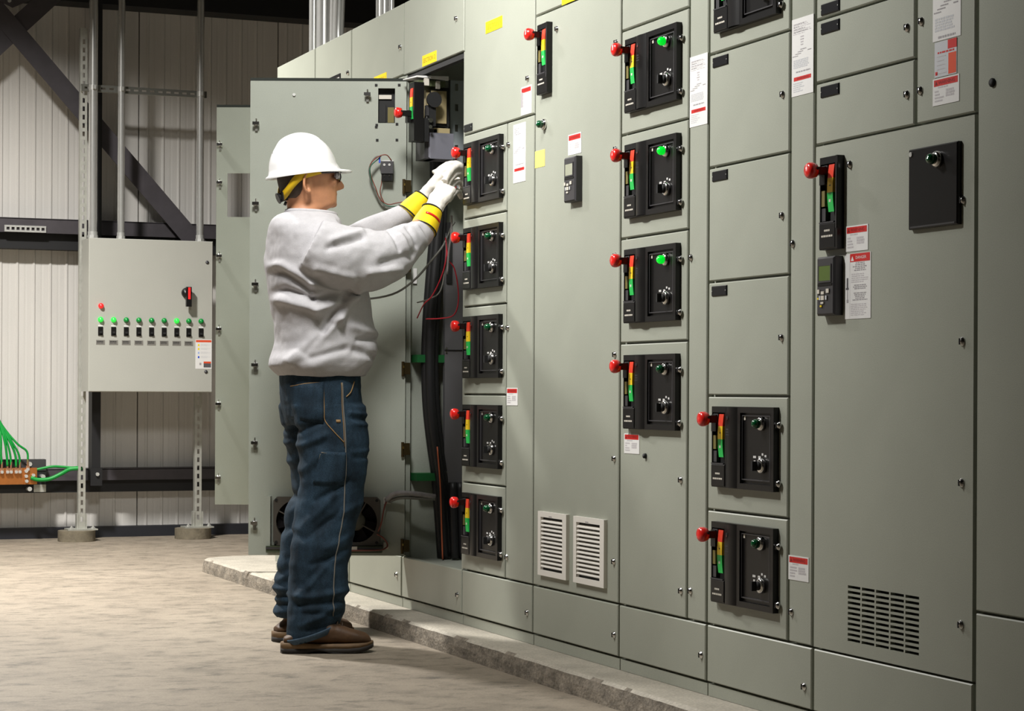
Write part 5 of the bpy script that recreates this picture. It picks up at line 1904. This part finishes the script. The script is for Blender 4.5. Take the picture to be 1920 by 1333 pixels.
# far (left) hand
GW2, GP2 = L(-0.075, 7.300, 1.634), L(-0.018, 7.285, 1.712)
fr = []
for k, (dy, dz) in enumerate(((0.026, 0.026), (0.010, 0.012), (-0.008, -0.006), (-0.024, -0.026))):
    b0 = L(-0.030 + 0.004 * k, 7.288 + dy * 0.7, 1.704 + dz)
    b1 = L(0.018, 7.275 + dy * 0.8, 1.738 + dz - 0.004 * k)
    b2 = L(0.058, 7.265 + dy * 0.8, 1.742 + dz - 0.008 * k)
    b3 = L(0.088 - 0.006 * abs(k - 1), 7.260 + dy * 0.8, 1.722 + dz - 0.010 * k)
    fr.append(finger(b0, b1, b2, b3, 0.0118 - 0.001 * (k == 3)))
th = finger(L(-0.052, 7.275, 1.668), L(-0.012, 7.240, 1.685), L(0.028, 7.235, 1.700), L(0.060, 7.240, 1.705), 0.0145)
gl = glove(GW2, GP2, -1, fr, th, lab='white leather work glove on the far hand')
for o, a, bq, dirr in ((gr, L(-0.166, 7.046, 1.500), L(-0.124, 7.069, 1.570), 1), (gl, L(-0.128, 7.306, 1.575), L(-0.074, 7.300, 1.637), 0)):
    cu = MB()
    d = (bq - a).normalized()
    limb(cu, [(*(a - d * 0.004), 0.050, 0.050), (*a.lerp(bq, 0.35), 0.048, 0.047), (*a.lerp(bq, 0.75), 0.043, 0.041), (*bq, 0.040, 0.036)], CUFFY, 22)
    cm = cu.mesh('cuff')
    co = part('cuff', cm, o)
    co['label'] = 'yellow glove cuff'
    for t_, r_ in ((-0.02, 0.0505), (1.0, 0.0395)):
        rg = MB()
        cc = a.lerp(bq, t_)
        u = d.orthogonal().normalized()
        v = d.cross(u)
        ring_ = [cc + u * (r_ * math.cos(q * PI / 12)) + v * (r_ * 0.97 * math.sin(q * PI / 12)) for q in range(25)]
        rg.tube(ring_, 0.003, BLACKM, 6, sub=1)
        part('cuff_binding', rg.mesh('cuff_binding'), o)
# red flash on the near cuff
rm = MB()
a, bq = L(-0.166, 7.046, 1.500), L(-0.124, 7.069, 1.570)
d = (bq - a).normalized()
view = Vector((-0.38, -0.92, 0.0))
u = d.cross(view).normalized()
v = u.cross(d).normalized()
if v.dot(view) < 0:
    v = -v
arc = []
for q in range(9):
    t_ = -1.15 + 1.45 * q / 8
    arc.append(a.lerp(bq, 0.50) + (u * -math.sin(t_) + v * math.cos(t_)) * 0.0465)
rm.tube(arc, 0.0048, RED, 6, sub=1)
part('red_mark', rm.mesh('red_mark'), gr)

# --- safety glasses
sg = MB()
for s in (-1, 1):
    sg.tube([(-0.050, s * 0.084, 1.684), (-0.03, s * 0.084, 1.688), (0.02, s * 0.081, 1.692), (0.052, s * 0.071, 1.697)], 0.0035, GLASS, 8)
arcp = []
for k in range(13):
    a = -1.15 + 2.3 * k / 12
    arcp.append((0.016 + 0.070 * math.cos(a * 0.95), 0.076 * math.sin(a) / math.sin(1.15), 1.698))
sg.tube(arcp, 0.0035, GLASS, 8, sub=1)
fo = part('safety_glasses', sg.mesh('safety_glasses'), label='dark wraparound safety glasses')
ln_ = MB()
vs, fs = [], []
for k in range(13):
    a = -1.15 + 2.3 * k / 12
    for z, kx in ((1.697, 0.0), (1.682, 0.003), (1.666, -0.002)):
        vs.append((0.017 + (0.070 + kx) * math.cos(a * 0.95), 0.0765 * math.sin(a) / math.sin(1.15), z + 0.010 * (1 - math.cos(a)) * (z < 1.67)))
for k in range(12):
    for q in range(2):
        i = k * 3 + q
        fs.append((i, i + 3, i + 4, i + 1))
LENS = mat('smoked_lens', (0.05, 0.045, 0.05), 0.06, coat=0.5)
part('lens', ln_.add(vs, fs, LENS, True).mesh('lens'), fo)

# --- hard hat (worn, so a thing of its own); tilted back a little
HAT = thing('hard_hat', (-0.578, 7.17, 1.690), 'white hard hat worn by the worker, yellow suspension strap showing underneath', 'hard hat', rot=(0, -0.155, 0))
hs = MB()
n = 40
AX, AY, HZ = 0.124, 0.106, 0.143


def hat_ring(z, k, ox=0.0, brim=0.0):
    out = []
    for i in range(n):
        t = 2 * PI * i / n
        c_, s_ = math.cos(t), math.sin(t)
        e = brim * (0.35 + (1.0 if c_ > 0 else 0.30) * abs(c_) ** 2.5 * (3.2 if c_ > 0 else 2.0))
        zz = z - (0.010 * max(0, c_) ** 2 if brim else 0)
        out.append(Vector((ox + (AX * k + e) * c_, (AY * k + min(e, brim * 0.5)) * s_, zz)))
    return out


rings = [hat_ring(-0.004, 1.0, 0, 0.0155), hat_ring(0.000, 1.0, 0, 0.0165), hat_ring(0.004, 1.0, 0, 0.0145), hat_ring(0.010, 1.0, 0, 0.004)]
for q in range(1, 13):
    t = q / 13
    z = 0.010 + (HZ - 0.010) * math.sin(t * PI / 2)
    rings.append(hat_ring(z, math.cos(t * PI / 2) ** 0.92, 0))
rings.append(hat_ring(HZ, 0.05))
loft(rings, hs, HATW, False)
inner = [hat_ring(-0.004, 1.0, 0, 0.0150), hat_ring(0.0, 0.965), hat_ring(0.06, 0.86), hat_ring(0.11, 0.55), hat_ring(0.13, 0.05)]
loft(inner, hs, HATW, False)
hs.add([rings[-1][i] for i in range(n)], [list(range(n))], HATW, True)
put('shell', hs, HAT, (0, 0, 0), local=True)
rd = MB()
rd.tube([(-0.098, 0, 0.082), (-0.06, 0, 0.126), (0, 0, 0.142), (0.06, 0, 0.126), (0.098, 0, 0.082)], 0.008, HATW, 8)
put('ridge', rd, HAT, (0, 0, 0), local=True)
st = MB()
for s in (-1, 1):
    P_ = [(0.040, s * 0.084, -0.004), (0.005, s * 0.089, -0.004), (-0.035, s * 0.088, -0.008), (-0.066, s * 0.076, -0.030), (-0.084, s * 0.056, -0.054), (-0.096, s * 0.03, -0.070)]
    P_ = smooth_path([Vector(q) for q in P_], 4)
    vs, fs = [], []
    for q, p in enumerate(P_):
        f = q / (len(P_) - 1)
        hw = 0.006 + 0.012 * math.sin(min(1, f * 1.3) * PI * 0.6)
        o_ = Vector((0, s * 0.002, 0))
        vs += [p + Vector((0, 0, hw)) + o_, p - Vector((0, 0, hw)) + o_, p + Vector((0, 0, hw)) - o_, p - Vector((0, 0, hw)) - o_]
    for q in range(len(P_) - 1):
        i = 4 * q
        fs += [(i, i + 4, i + 5, i + 1), (i + 2, i + 3, i + 7, i + 6), (i, i + 2, i + 6, i + 4), (i + 1, i + 5, i + 7, i + 3)]
    st.add(vs, fs, STRAPY, True)
put('suspension_strap', st, HAT, (0, 0, 0), local=True)['label'] = 'yellow suspension strap'
kn = MB()
kn.cyl((-0.086, 0, -0.070), (-0.104, 0, -0.074), 0.017, BLACKM, n=12, smooth=False)
kn.cyl((-0.104, 0, -0.074), (-0.108, 0, -0.075), 0.020, BLACK, n=10, smooth=False)
kn.box(-0.098, -0.080, -0.035, 0.035, -0.086, -0.056, BLACKM)
kn.cyl((-0.085, -0.02, -0.09), (-0.092, -0.02, -0.102), 0.005, BLACKM, n=8)
put('ratchet_knob', kn, HAT, (0, 0, 0), local=True)['label'] = 'black ratchet knob at the nape'
